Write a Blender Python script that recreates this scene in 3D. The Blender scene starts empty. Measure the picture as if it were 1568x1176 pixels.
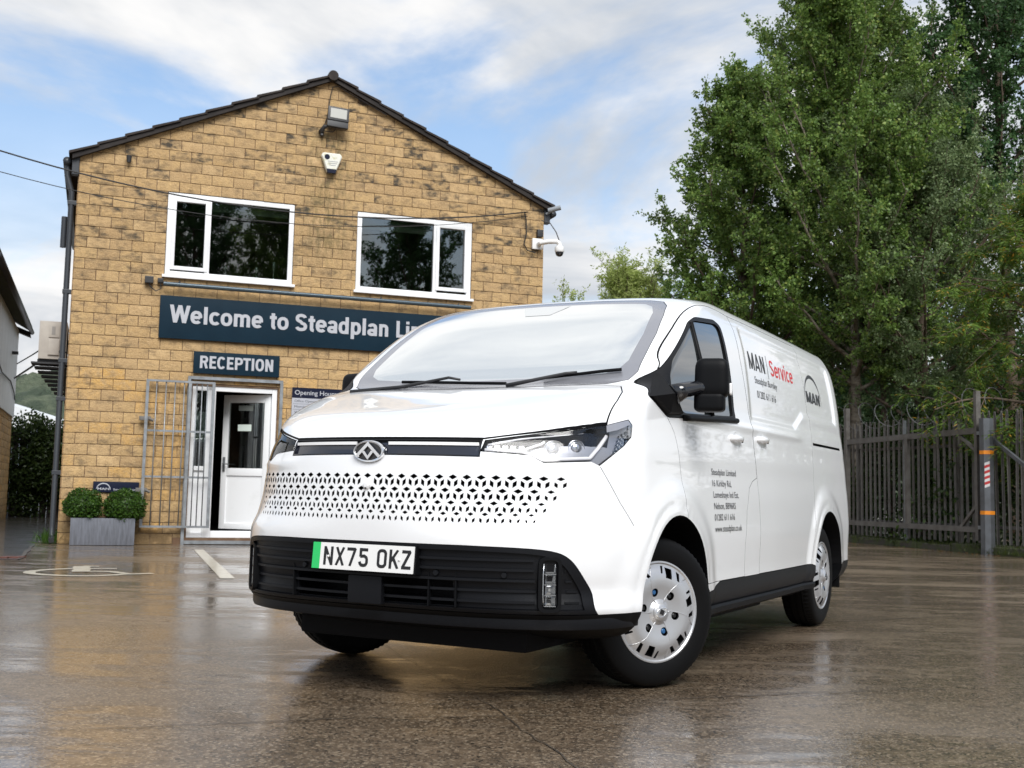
import bpy, bmesh, math, random
import numpy as np
from mathutils import Vector, Matrix
from mathutils.bvhtree import BVHTree

SC = bpy.context.scene
COL = SC.collection
rad = math.radians

# ------------------------------------------------------------------ camera
CAM_H, PITCH, ROLL = 0.882, 0.09315, 0.0218
cam = bpy.data.cameras.new('camera')
cam.sensor_width = 36.0
cam.lens = 40.19
cam.clip_start, cam.clip_end = 0.05, 3000.0
cam_ob = bpy.data.objects.new('camera', cam)
COL.objects.link(cam_ob)
_f = Vector((0, math.cos(PITCH), math.sin(PITCH)))
_u0 = Vector((0, -math.sin(PITCH), math.cos(PITCH)))
_r0 = Vector((1, 0, 0))
_r = _r0 * math.cos(ROLL) + _u0 * math.sin(ROLL)
_u = _u0 * math.cos(ROLL) - _r0 * math.sin(ROLL)
cam_ob.matrix_world = Matrix(((_r.x, _u.x, -_f.x, 0), (_r.y, _u.y, -_f.y, 0), (_r.z, _u.z, -_f.z, CAM_H), (0, 0, 0, 1)))
SC.camera = cam_ob
cam.dof.use_dof = True
cam.dof.focus_distance = 5.6
cam.dof.aperture_fstop = 8.0

# ------------------------------------------------------------------ light
SUN_ELEV, SUN_AZ = rad(46), rad(-73)      # azimuth of the sun seen from the yard (angle in the XY plane)
SUN_STRENGTH, SUN_ANGLE = 2.3, rad(35)
SKY_STRENGTH = 0.10
EXPOSURE = 0.86
sun = bpy.data.lights.new('sun', 'SUN')
sun.energy, sun.angle, sun.color = SUN_STRENGTH, SUN_ANGLE, (1.0, 0.985, 0.955)
sun_ob = bpy.data.objects.new('sun', sun)
COL.objects.link(sun_ob)
_sd = Vector((math.cos(SUN_ELEV) * math.cos(SUN_AZ), math.cos(SUN_ELEV) * math.sin(SUN_AZ), math.sin(SUN_ELEV)))
sun_ob.rotation_euler = _sd.to_track_quat('Z', 'Y').to_euler()
sun_ob.location = _sd * 60

world = bpy.data.worlds.new('World')
SC.world = world
world.use_nodes = True
def build_world():
    nt = world.node_tree; N = nt.nodes; L = nt.links
    N.clear()
    out = N.new('ShaderNodeOutputWorld'); bg = N.new('ShaderNodeBackground')
    bg.inputs['Strength'].default_value = SKY_STRENGTH
    L.new(bg.outputs[0], out.inputs[0])
    sky = N.new('ShaderNodeTexSky'); sky.sky_type = 'NISHITA'; sky.sun_disc = False
    sky.sun_elevation = SUN_ELEV
    sky.sun_rotation = math.pi / 2 - SUN_AZ
    sky.air_density, sky.dust_density, sky.ozone_density = 1.0, 0.8, 1.6
    tc = N.new('ShaderNodeTexCoord')
    sep = N.new('ShaderNodeSeparateXYZ'); L.new(tc.outputs['Generated'], sep.inputs[0])
    def mth(op, a, b=None, c=None):
        n = N.new('ShaderNodeMath'); n.operation = op
        for i, v in enumerate((a, b, c)):
            if v is None: continue
            if isinstance(v, (int, float)): n.inputs[i].default_value = v
            else: L.new(v, n.inputs[i])
        return n.outputs[0]
    zc = mth('ADD', mth('MAXIMUM', sep.outputs[2], 0.0), 0.22)
    px = mth('DIVIDE', sep.outputs[0], zc); py = mth('DIVIDE', sep.outputs[1], zc)
    cmb = N.new('ShaderNodeCombineXYZ'); L.new(px, cmb.inputs[0]); L.new(py, cmb.inputs[1])
    def noise(scale, detail, rough, off, dist=0.0):
        mp = N.new('ShaderNodeMapping'); mp.inputs['Location'].default_value = off
        L.new(cmb.outputs[0], mp.inputs[0])
        n = N.new('ShaderNodeTexNoise'); n.inputs['Scale'].default_value = scale
        n.inputs['Detail'].default_value = detail; n.inputs['Roughness'].default_value = rough
        n.inputs['Distortion'].default_value = dist
        L.new(mp.outputs[0], n.inputs['Vector'])
        return n.outputs[0]
    def ramp(v, a, b):
        n = N.new('ShaderNodeMapRange'); n.interpolation_type = 'SMOOTHSTEP'
        n.inputs['From Min'].default_value = a; n.inputs['From Max'].default_value = b
        L.new(v, n.inputs['Value']); return n.outputs[0]
    n1 = noise(1.15, 7.0, 0.56, CLOUD_OFF, 0.45)
    cov = ramp(n1, 0.37, 0.54)
    low = mth('SUBTRACT', 1.0, ramp(sep.outputs[2], 0.10, 0.34))   # pale bank of cloud low over the horizon
    cov = mth('MAXIMUM', cov, mth('MULTIPLY', low, 0.86))
    n2 = noise(1.7, 6.0, 0.55, (3.1, 7.7, 0), 0.4)
    shade = ramp(n2, 0.36, 0.66)
    ccol = N.new('ShaderNodeMixRGB'); L.new(shade, ccol.inputs[0])
    ccol.inputs[1].default_value = (3.25, 3.5, 3.85, 1); ccol.inputs[2].default_value = (5.6, 5.55, 5.5, 1)
    skyc = N.new('ShaderNodeMixRGB'); skyc.blend_type = 'MULTIPLY'; skyc.inputs[0].default_value = 1.0
    L.new(sky.outputs[0], skyc.inputs[1]); skyc.inputs[2].default_value = (1.0, 1.06, 1.08, 1)
    veil = N.new('ShaderNodeMixRGB'); veil.inputs[0].default_value = 0.15; L.new(skyc.outputs[0], veil.inputs[1]); veil.inputs[2].default_value = (3.6, 4.1, 4.6, 1)   # thin high cloud over the blue
    mix = N.new('ShaderNodeMixRGB'); L.new(cov, mix.inputs[0]); L.new(veil.outputs[0], mix.inputs[1]); L.new(ccol.outputs[0], mix.inputs[2])
    L.new(mix.outputs[0], bg.inputs['Color'])
CLOUD_OFF = (11.2, 8.8, 0.0)   # where the cloud field lies over the yard
build_world()
SC.view_settings.view_transform = 'Standard'
SC.view_settings.look = 'None'
SC.view_settings.gamma = 1.0
SC.view_settings.exposure = EXPOSURE
SC.view_settings.use_curve_mapping = False
SC.cycles.use_denoising = True
SC.cycles.max_bounces = 8
SC.cycles.transparent_max_bounces = 16
SC.cycles.caustics_reflective = False
SC.cycles.caustics_refractive = False

# ------------------------------------------------------------------ helpers
class MB:
    """collects shapes, builds one mesh object"""
    def __init__(s): s.v = []; s.f = []; s.m = []
    def add(s, vs, fs, mi=0):
        o = len(s.v); s.v += [tuple(map(float, v)) for v in vs]
        s.f += [tuple(i + o for i in f) for f in fs]; s.m += [mi] * len(fs); return s
    def box(s, a, b, mi=0, ch=0.0):
        (x0, y0, z0), (x1, y1, z1) = a, b
        if ch <= 0:
            return s.add([(x0,y0,z0),(x1,y0,z0),(x1,y1,z0),(x0,y1,z0),(x0,y0,z1),(x1,y0,z1),(x1,y1,z1),(x0,y1,z1)],
                         [(0,3,2,1),(4,5,6,7),(0,1,5,4),(1,2,6,5),(2,3,7,6),(3,0,4,7)], mi)
        bm = bmesh.new(); bmesh.ops.create_cube(bm, size=1.0)
        for v in bm.verts: v.co = Vector((x0 + (v.co.x + .5) * (x1 - x0), y0 + (v.co.y + .5) * (y1 - y0), z0 + (v.co.z + .5) * (z1 - z0)))
        bmesh.ops.bevel(bm, geom=bm.edges[:], offset=ch, segments=2, profile=0.7, affect='EDGES', clamp_overlap=True)
        bm.verts.index_update()
        s.add([v.co[:] for v in bm.verts], [tuple(v.index for v in f.verts) for f in bm.faces], mi); bm.free(); return s
    def tube(s, pts, r, n=8, mi=0, caps=True, closed=False):
        P = [Vector(p) for p in pts]; k = len(P)
        R = list(r) if hasattr(r, '__len__') else [r] * k
        T = []
        for i in range(k):
            a = P[(i - 1) % k] if closed else P[max(i - 1, 0)]; b = P[(i + 1) % k] if closed else P[min(i + 1, k - 1)]
            T.append((b - a).normalized())
        up = Vector((0, 0, 1)) if abs(T[0].z) < .9 else Vector((1, 0, 0))
        u = T[0].cross(up).normalized(); vs = []
        for i in range(k):
            u = (u - T[i] * u.dot(T[i])).normalized(); w = T[i].cross(u)
            for j in range(n):
                a = 2 * math.pi * j / n
                vs.append(P[i] + (u * math.cos(a) + w * math.sin(a)) * R[i])
        fs = []
        for i in range(k if closed else k - 1):
            i2 = (i + 1) % k
            for j in range(n):
                fs.append((i*n+j, i*n+(j+1) % n, i2*n+(j+1) % n, i2*n+j))
        if caps and not closed:
            fs.append(tuple(range(n))[::-1]); fs.append(tuple((k-1)*n + j for j in range(n)))
        return s.add(vs, fs, mi)
    def bar(s, p, q, w, h, mi=0, up=(0, 0, 1)):
        """square bar from p to q, w across, h along 'up'"""
        p, q = Vector(p), Vector(q); t = (q - p).normalized(); up = Vector(up)
        a = t.cross(up)
        if a.length < 1e-4: a = t.cross(Vector((1, 0, 0)))
        a.normalize(); b = a.cross(t).normalized()
        vs = [c + a * (sx * w / 2) + b * (sy * h / 2) for c in (p, q) for sx, sy in ((-1,-1),(1,-1),(1,1),(-1,1))]
        return s.add(vs, [(3,2,1,0),(4,5,6,7),(0,1,5,4),(1,2,6,5),(2,3,7,6),(3,0,4,7)], mi)
    def lathe(s, prof, n=48, mi=0, axis='y', close=False):
        """prof: list of (radius, along axis)"""
        vs = []; k = len(prof)
        for r, h in prof:
            for j in range(n):
                a = 2 * math.pi * j / n
                c, d = r * math.cos(a), r * math.sin(a)
                vs.append({'y': (c, h, d), 'z': (c, d, h), 'x': (h, c, d)}[axis])
        fs = []
        for i in range(k if close else k - 1):
            i2 = (i + 1) % k
            for j in range(n):
                fs.append((i*n+j, i2*n+j, i2*n+(j+1) % n, i*n+(j+1) % n))
        return s.add(vs, fs, mi)
    def prism(s, poly, d0, d1, mi=0):
        """poly: 3D points; swept from +d0 to +d1 (vectors)"""
        n = len(poly); d0, d1 = Vector(d0), Vector(d1)
        vs = [Vector(p) + d0 for p in poly] + [Vector(p) + d1 for p in poly]
        fs = [tuple(range(n))[::-1], tuple(range(n, 2*n))] + [(i, (i+1) % n, n+(i+1) % n, n+i) for i in range(n)]
        return s.add(vs, fs, mi)
    def mesh(s, name, fix=True):
        me = bpy.data.meshes.new(name); me.from_pydata(s.v, [], s.f)
        if any(s.m): me.polygons.foreach_set('material_index', s.m)
        if fix:
            bm = bmesh.new(); bm.from_mesh(me); bmesh.ops.recalc_face_normals(bm, faces=bm.faces[:]); bm.to_mesh(me); bm.free()
        return me
    def build(s, name, mats, parent=None, smooth=False, fix=True):
        return obj(name, s.mesh(name, fix), mats, parent, smooth)

def obj(name, me, mats, parent=None, smooth=False):
    if mats is not None:
        for m in (mats if isinstance(mats, (list, tuple)) else [mats]): me.materials.append(m)
    if smooth is True:
        me.polygons.foreach_set('use_smooth', [True] * len(me.polygons))
    elif smooth:
        smooth_by_angle(me, smooth)
    o = bpy.data.objects.new(name, me); COL.objects.link(o)
    if parent is not None: o.parent = parent
    return o
def smooth_by_angle(me, deg):
    me.polygons.foreach_set('use_smooth', [True] * len(me.polygons))
    bm = bmesh.new(); bm.from_mesh(me); lim = rad(deg)
    for e in bm.edges:
        e.smooth = not (len(e.link_faces) == 2 and e.calc_face_angle(0) > lim)
    bm.to_mesh(me); bm.free()
def tag(o, label=None, cat=None, group=None, kind=None):
    if label: o['label'] = label
    if cat: o['category'] = cat
    if group: o['group'] = group
    if kind: o['kind'] = kind
    return o
def empty(name, loc, rz=0.0, label=None, cat=None, group=None):
    o = bpy.data.objects.new(name, None); COL.objects.link(o)
    o.location = loc; o.rotation_euler = (0, 0, rz); o.empty_display_size = 0.2
    return tag(o, label, cat, group)
def copy_tree(root, loc, rz, label, cat, group):
    r = root.copy(); COL.objects.link(r); r.location = loc; r.rotation_euler = (0, 0, rz); tag(r, label, cat, group)
    for ch in root.children:
        c = ch.copy(); COL.objects.link(c); c.parent = r
    return r

def round2(poly, r, k=4):
    n = len(poly); out = []
    for i in range(n):
        a, b, c = Vector(poly[i-1]), Vector(poly[i]), Vector(poly[(i+1) % n])
        q = min(r, (a-b).length*.45, (c-b).length*.45); p0 = b + (a-b).normalized()*q; p1 = b + (c-b).normalized()*q
        for j in range(k+1):
            t = j/k; out.append(tuple(p0*(1-t)**2 + b*2*t*(1-t) + p1*t*t))
    return out
def text_mesh(s, bold=0.0, ext=0.0):
    cu = bpy.data.curves.new('t', 'FONT'); cu.body = s; cu.size = 1.0; cu.offset = bold; cu.extrude = ext; cu.resolution_u = 4
    o = bpy.data.objects.new('t', cu); COL.objects.link(o)
    me = bpy.data.meshes.new_from_object(o.evaluated_get(bpy.context.evaluated_depsgraph_get())); bpy.data.objects.remove(o)
    me.materials.clear()
    return me
# bold condensed sign lettering drawn as strokes (cap height 1)
def _arc(cx, cy, rx, ry, a0, a1, n=14, e=2.4):
    out = []
    for t in np.linspace(rad(a0), rad(a1), n):
        c, s = math.cos(t), math.sin(t); out.append((cx + rx*math.copysign(abs(c)**(2/e), c), cy + ry*math.copysign(abs(s)**(2/e), s)))
    return out
def _oval(cx, cy, rx, ry): return ('o', _arc(cx, cy, rx, ry, 0, 360, 29)[:-1])
GLYPH = {
 'W': (1.00, [[(.09,1),(.28,0)], [(.28,0),(.50,1)], [(.50,1),(.72,0)], [(.72,0),(.91,1)]]), 'l': (.31, [[(.155,0),(.155,1)]]), 'i': (.31, [[(.155,0),(.155,.735)], [(.155,.835),(.155,1)]]),
 'o': (.62, [_oval(.31,.367,.200,.285)]), 'c': (.57, [_arc(.31,.367,.200,.285,42,318,22)]), 'e': (.61, [[(.14,.365),(.50,.365)], [(.505,.345)] + _arc(.31,.367,.200,.285,6,316,26)[1:]]),
 'm': (.94, [[(.15,0),(.15,.735)], [(.15,.42)] + _arc(.31,.47,.16,.178,180,0) + [(.47,0)], [(.47,.42)] + _arc(.63,.47,.16,.178,180,0) + [(.79,0)]]),
 'n': (.62, [[(.15,0),(.15,.735)], [(.15,.42)] + _arc(.31,.47,.16,.178,180,0) + [(.47,0)]]), 't': (.40, [[(.20,.92),(.20,.2)] + _arc(.31,.19,.11,.11,180,275,7), [(.03,.665),(.38,.665)]]),
 'S': (.68, [_arc(.33,.735,.205,.175,12,262,18) + _arc(.34,.270,.22,.180,82,-168,18)]), 'a': (.60, [[(.46,0),(.46,.48)] + _arc(.295,.49,.165,.160,0,168,12), _oval(.275,.205,.165,.125)]),
 'd': (.62, [_oval(.29,.367,.180,.285), [(.47,0),(.47,1)]]), 'p': (.62, [[(.15,-.27),(.15,.735)], _oval(.33,.367,.180,.285)]), 'L': (.54, [[(.15,1),(.15,0)], [(.06,.09),(.52,.09)]]),
 'R': (.68, [[(.15,0),(.15,1)], [(.15,.912),(.36,.912)] + _arc(.37,.715,.175,.197,90,-90,12) + [(.15,.518)], [(.40,.50),(.55,0)]]), 'E': (.58, [[(.15,0),(.15,1)], [(.06,.912),(.53,.912)], [(.06,.51),(.49,.51)], [(.06,.088),(.54,.088)]]),
 'C': (.68, [_arc(.34,.5,.215,.415,38,322,26)]), 'P': (.64, [[(.15,0),(.15,1)], [(.15,.912),(.36,.912)] + _arc(.36,.70,.185,.212,90,-90,12) + [(.15,.488)]]), 'T': (.58, [[(.29,0),(.29,1)], [(.01,.912),(.57,.912)]]),
 'M': (.84, [[(.14,0),(.14,1)], [(.14,1),(.42,.05)], [(.42,.05),(.70,1)], [(.70,0),(.70,1)]]), 'A': (.68, [[(.09,0),(.34,1)], [(.34,1),(.59,0)], [(.18,.24),(.50,.24)]]), 'r': (.40, [[(.13,0),(.13,.735)], [(.13,.40)] + _arc(.33,.42,.20,.25,180,95,8)]), 'v': (.56, [[(.08,.735),(.28,0)], [(.28,0),(.48,.735)]]),
 'I': (.31, [[(.155,0),(.155,1)]]), 'O': (.70, [_oval(.35,.5,.225,.415)]), 'N': (.70, [[(.15,0),(.15,1)], [(.15,1),(.55,0)], [(.55,0),(.55,1)]])}
def glyph_faces(s, hw):
    """flat stroke quads of a word: list per letter of (A side, B side, closed), x scaled to 0..1"""
    W_ = sum(GLYPH[c][0] if c != ' ' else .30 for c in s); x = -.05; out = []
    for c in s:
        if c == ' ': x += .30; continue
        L_ = []
        for st in GLYPH[c][1]:
            closed = isinstance(st, tuple); P = [Vector(p) for p in (st[1] if closed else st)]
            if not closed and len(P) == 2: P = [P[0].lerp(P[1], k/6) for k in range(7)]
            n = len(P); A = []; B = []; diag = c in 'WNMAv' and not closed and abs(P[0].x-P[-1].x) > .05 and abs(P[0].y-P[-1].y) > .05
            for i in range(n):
                a = P[(i-1) % n] if closed else P[max(i-1, 0)]; b = P[(i+1) % n] if closed else P[min(i+1, n-1)]; t = (b-a).normalized(); o = Vector((-t.y, t.x))*hw
                if diag: o = Vector((hw*1.04, 0))
                A.append(((P[i].x+o.x+x)/(W_-.10), P[i].y+o.y)); B.append(((P[i].x-o.x+x)/(W_-.10), P[i].y-o.y))
            L_.append((A, B, closed))
        out.append(L_); x += GLYPH[c][0]
    return out
def sign_text(s, t0, t1, zb, cap, m, parent, d, ext, org, hw=.090):
    W_ = sum(GLYPH[c][0] if c != ' ' else .30 for c in s); k = (t1-t0)/(W_-.10); x = -.05
    for c in s:
        if c == ' ': x += .30; continue
        q = MB()
        for si, st in enumerate(GLYPH[c][1]):
            closed = isinstance(st, tuple); P = [Vector(p) for p in (st[1] if closed else st)]; n = len(P); A = []; B = []
            for i in range(n):
                a = P[(i-1) % n] if closed else P[max(i-1, 0)]; b = P[(i+1) % n] if closed else P[min(i+1, n-1)]; t = (b-a).normalized(); o = Vector((-t.y, t.x))*hw
                if c in 'WNMAv' and len(P) == 2 and abs(P[0].x-P[1].x) > .05: o = Vector((hw*1.04, 0))
                A.append(P[i]+o); B.append(P[i]-o)
            f = d - ext - .0004*si; to = lambda p, y: (t0 - org[0] + k*(x + p.x), y, zb - org[1] + cap*p.y)
            V = [to(p, f) for p in A] + [to(p, f) for p in B] + [to(p, d) for p in A] + [to(p, d) for p in B]; F = []
            for i in range(n if closed else n-1):
                j = (i+1) % n; F += [(i, j, n+j, n+i), (i, 2*n+i, 2*n+j, j), (n+i, n+j, 3*n+j, 3*n+i)]
            if not closed: F += [(0, n, 3*n, 2*n), (n-1, 3*n-1, 4*n-1, 2*n-1)]
            q.add(V, F)
        q.build('letter', m, parent, fix=True); x += GLYPH[c][0]
# ------------------------------------------------------------------ materials
def mat(name, base=(.5,.5,.5), rough=.5, metal=0.0, spec=.5, coat=0.0, coat_rough=.03, var=None, bump=None, rvar=None, emit=None, scale=(1,1,1)):
    m = bpy.data.materials.new(name); m.use_nodes = True
    nt = m.node_tree; N, L = nt.nodes, nt.links; b = N['Principled BSDF']
    b.inputs['Base Color'].default_value = (*base, 1); b.inputs['Roughness'].default_value = rough
    b.inputs['Metallic'].default_value = metal; b.inputs['Specular IOR Level'].default_value = spec
    b.inputs['Coat Weight'].default_value = coat; b.inputs['Coat Roughness'].default_value = coat_rough
    if emit:
        b.inputs['Emission Color'].default_value = (*emit[0], 1); b.inputs['Emission Strength'].default_value = emit[1]
    if var or bump or rvar:
        tc = N.new('ShaderNodeTexCoord'); mp = N.new('ShaderNodeMapping'); mp.inputs['Scale'].default_value = scale
        L.new(tc.outputs['Object'], mp.inputs[0])
        def nz(sc, det=5, ro=.6):
            n = N.new('ShaderNodeTexNoise'); n.inputs['Scale'].default_value = sc; n.inputs['Detail'].default_value = det; n.inputs['Roughness'].default_value = ro
            L.new(mp.outputs[0], n.inputs['Vector']); return n.outputs[0]
        if var:   # (scale, second colour[, lo, hi])
            r = N.new('ShaderNodeMapRange'); r.inputs['From Min'].default_value = var[2] if len(var) > 2 else .35; r.inputs['From Max'].default_value = var[3] if len(var) > 3 else .65
            L.new(nz(var[0]), r.inputs['Value'])
            mx = N.new('ShaderNodeMixRGB'); L.new(r.outputs[0], mx.inputs[0]); mx.inputs[1].default_value = (*base, 1); mx.inputs[2].default_value = (*var[1], 1)
            L.new(mx.outputs[0], b.inputs['Base Color'])
        if rvar:  # (scale, lo, hi)
            r = N.new('ShaderNodeMapRange'); r.inputs['From Min'].default_value = .3; r.inputs['From Max'].default_value = .7
            r.inputs['To Min'].default_value = rvar[1]; r.inputs['To Max'].default_value = rvar[2]
            L.new(nz(rvar[0]), r.inputs['Value']); L.new(r.outputs[0], b.inputs['Roughness'])
        if bump:  # (scale, strength, distance)
            bp = N.new('ShaderNodeBump'); bp.inputs['Strength'].default_value = bump[1]; bp.inputs['Distance'].default_value = bump[2]
            L.new(nz(bump[0], 6, .65), bp.inputs['Height']); L.new(bp.outputs[0], b.inputs['Normal'])
    return m
def glass_mat(name, tint=(.8,.85,.85), rough=.01, refl=0.0, ior=1.5):
    """thin pane: clear film with Fresnel reflection"""
    m = bpy.data.materials.new(name); m.use_nodes = True
    N, L = m.node_tree.nodes, m.node_tree.links; N.clear()
    out = N.new('ShaderNodeOutputMaterial'); mx = N.new('ShaderNodeMixShader'); t = N.new('ShaderNodeBsdfTransparent'); g = N.new('ShaderNodeBsdfGlossy')
    t.inputs[0].default_value = (*tint, 1); g.inputs['Roughness'].default_value = rough
    fr = N.new('ShaderNodeFresnel'); fr.inputs[0].default_value = ior
    if refl:
        mm = N.new('ShaderNodeMapRange'); mm.inputs['To Min'].default_value = refl; mm.inputs['To Max'].default_value = 1.0
        L.new(fr.outputs[0], mm.inputs['Value']); L.new(mm.outputs[0], mx.inputs[0])
    else: L.new(fr.outputs[0], mx.inputs[0])
    L.new(t.outputs[0], mx.inputs[1]); L.new(g.outputs[0], mx.inputs[2]); L.new(mx.outputs[0], out.inputs[0])
    return m

M = {}
M['paint'] = mat('van_white_paint', (.84,.85,.865), .28, 0, .5, coat=1.0, coat_rough=.02)
M['black'] = mat('black_plastic', (.004,.0043,.0052), .5, 0, .12, bump=(240,.12,.002))
M['dark'] = mat('dark_void', (.004,.004,.005), .8, spec=.2)
M['gloss'] = mat('gloss_black', (.008,.009,.012), .06, coat=.5)
M['chrome'] = mat('chrome', (.82,.83,.85), .09, 1.0)
M['silver'] = mat('silver_wheel_paint', (.50,.505,.52), .34, .65, coat=.3)
M['rubber'] = mat('tyre_rubber', (.004,.004,.0043), .6, 0, .12, bump=(90,.15,.002))
M['trim'] = mat('grey_black_trim', (.007,.0076,.0095), .42, 0, .16, bump=(300,.1,.001))
M['white_plastic'] = mat('white_upvc', (.80,.81,.82), .22, var=(3,(.70,.71,.70),.55,.8))
M['letter'] = mat('sign_letter_silver', (.43,.44,.475), .4, .1)
M['navy'] = mat('navy_sign_board', (.0045,.0170,.0300), .45, 0, .12, var=(2.5,(.0060,.021,.036)), rvar=(8,.4,.6))
M['galv'] = mat('galvanised_steel', (.30,.32,.34), .45, .75, var=(7,(.20,.21,.22)), rvar=(15,.35,.65))
M['galv_dull'] = mat('weathered_galvanised_steel', (.150,.142,.132), .6, .2, var=(5,(.095,.086,.076)), bump=(60,.1,.002))
M['dkpipe'] = mat('dark_grey_pvc', (.028,.032,.038), .4)
M['blackmetal'] = mat('black_painted_metal', (.02,.02,.022), .5)
M['cable'] = mat('black_cable', (.012,.012,.013), .5)
M['ink0'] = mat('dark_print', (.03,.032,.04), .5)
# ================================================================== GROUND
def tarmac():
    m = bpy.data.materials.new('wet_tarmac'); m.use_nodes = True; N, L = m.node_tree.nodes, m.node_tree.links; b = N['Principled BSDF']
    tc = N.new('ShaderNodeTexCoord')
    def nz(sc, det=5, ro=.6, scl=(1, 1, 1), off=(0, 0, 0), dist=0.0):
        mp = N.new('ShaderNodeMapping'); mp.inputs['Scale'].default_value = scl; mp.inputs['Location'].default_value = off; L.new(tc.outputs['Object'], mp.inputs[0])
        n = N.new('ShaderNodeTexNoise'); n.inputs['Scale'].default_value = sc; n.inputs['Detail'].default_value = det; n.inputs['Roughness'].default_value = ro; n.inputs['Distortion'].default_value = dist
        L.new(mp.outputs[0], n.inputs['Vector']); return n.outputs[0]
    def rng(v, a, b_, c=0, d=1):
        n = N.new('ShaderNodeMapRange'); n.interpolation_type = 'SMOOTHSTEP'
        for k, x in zip(('From Min', 'From Max', 'To Min', 'To Max'), (a, b_, c, d)): n.inputs[k].default_value = x
        L.new(v, n.inputs['Value']); return n.outputs[0]
    def mixc(f, a, c2):
        n = N.new('ShaderNodeMixRGB')
        if isinstance(f, float): n.inputs[0].default_value = f
        else: L.new(f, n.inputs[0])
        for i, c in ((1, a), (2, c2)):
            if isinstance(c, tuple): n.inputs[i].default_value = (*c, 1)
            else: L.new(c, n.inputs[i])
        return n.outputs[0]
    def mth(op, a, b_):
        n = N.new('ShaderNodeMath'); n.operation = op
        for i, v in enumerate((a, b_)):
            if isinstance(v, (int, float)): n.inputs[i].default_value = v
            else: L.new(v, n.inputs[i])
        return n.outputs[0]
    vo = N.new('ShaderNodeTexVoronoi'); vo.inputs['Scale'].default_value = 105; L.new(tc.outputs['Object'], vo.inputs['Vector'])
    vc = N.new('ShaderNodeSeparateColor'); L.new(vo.outputs['Color'], vc.inputs[0])
    c = mixc(rng(nz(.9, 6, .6), .35, .65), (.130, .088, .053), (.195, .140, .092))
    c = mixc(rng(nz(14, 4, .6), .4, .7), c, (.074, .052, .034))
    c = mixc(rng(vc.outputs[0], .70, .92), c, (.34, .265, .185))                 # pale stones
    c = mixc(rng(vc.outputs[1], .72, .98), c, (.022, .017, .013))               # dark stones
    oil = rng(nz(.55, 5, .6, off=(4, 9, 0)), .60, .70)
    c = mixc(mth('MULTIPLY', oil, .4), c, (.040, .032, .026))
    # standing water: drawn out along the yard's fall
    wet = rng(nz(.62, 7, .66, (.36, 1.0, 1), (2.3, 1.2, 0), .8), .36, .54)
    fine = rng(nz(4.2, 6, .7, (.30, 1.0, 1), dist=.4), .36, .60)
    wet2 = mth('MULTIPLY', wet, rng(fine, 0, 1, .45, 1))
    wet2 = mth('MAXIMUM', wet2, mth('MULTIPLY', rng(nz(.28, 3, .5, off=(1.5, 6.5, 0)), .40, .62), .8))
    dry = mixc(.45, c, (.150, .120, .088))
    c = mixc(rng(wet2, .15, .65), dry, mixc(.16, c, (.026, .019, .013)))
    L.new(c, b.inputs['Base Color'])
    b.inputs['Roughness'].default_value = .42
    b.inputs['Specular IOR Level'].default_value = .9
    b.inputs['Specular Tint'].default_value = (1.0, .88, .74, 1)
    L.new(rng(wet2, 0, 1, .5, 1.0), b.inputs['Coat Weight'])
    L.new(rng(wet2, 0, 1, .26, .025), b.inputs['Coat Roughness'])
    b.inputs['Coat IOR'].default_value = 1.5
    hgt = mth('ADD', mth('MULTIPLY', vo.outputs['Distance'], .7), mth('MULTIPLY', nz(220, 3, .6), .5))
    bp = N.new('ShaderNodeBump'); bp.inputs['Distance'].default_value = .004; L.new(hgt, bp.inputs['Height']); L.new(rng(wet2, 0, 1, .75, .25), bp.inputs['Strength'])
    L.new(bp.outputs[0], b.inputs['Normal'])
    rip = mth('ADD', nz(2.2, 3, .5, (.5, 1, 1)), mth('MULTIPLY', nz(70, 3, .6), .05))
    bp2 = N.new('ShaderNodeBump'); bp2.inputs['Distance'].default_value = .006; bp2.inputs['Strength'].default_value = .22; L.new(rip, bp2.inputs['Height'])
    bp3 = N.new('ShaderNodeBump'); bp3.inputs['Distance'].default_value = .0022; L.new(hgt, bp3.inputs['Height']); L.new(rng(wet2, 0, 1, .9, .16), bp3.inputs['Strength']); L.new(bp2.outputs[0], bp3.inputs['Normal'])
    L.new(bp3.outputs[0], b.inputs['Coat Normal'])
    return m
M['tarmac'] = tarmac()
M['joint'] = mat('tarmac_joint', (.035,.028,.022), .5, var=(14,(.10,.08,.06),.42,.6), coat=.5, coat_rough=.2)
M['road_paint'] = mat('worn_road_paint', (.56,.52,.43), .5, var=(12,(.40,.34,.26),.45,.75), coat=.6, coat_rough=.15)
M['slab'] = mat('wet_path_concrete', (.075,.068,.06), .35, var=(3,(.045,.04,.035)), coat=.8, coat_rough=.12, bump=(25,.2,.01))
M['moss'] = mat('moss', (.05,.075,.015), .9, var=(20,(.025,.03,.012)), bump=(90,.8,.02))
M['brick_red'] = mat('red_brick', (.10,.035,.025), .5, bump=(40,.3,.005))
M['grass'] = mat('grass_blade', (.055,.10,.018), .6, var=(4,(.10,.09,.03)))
q = MB(); q.add([(-420,-220,0), (420,-220,0), (420,420,0), (-420,420,0)], [(0,1,2,3)])
yard = tag(q.build('ground', M['tarmac']), 'wet brown tarmac yard in front of the building', kind='structure')
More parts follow.
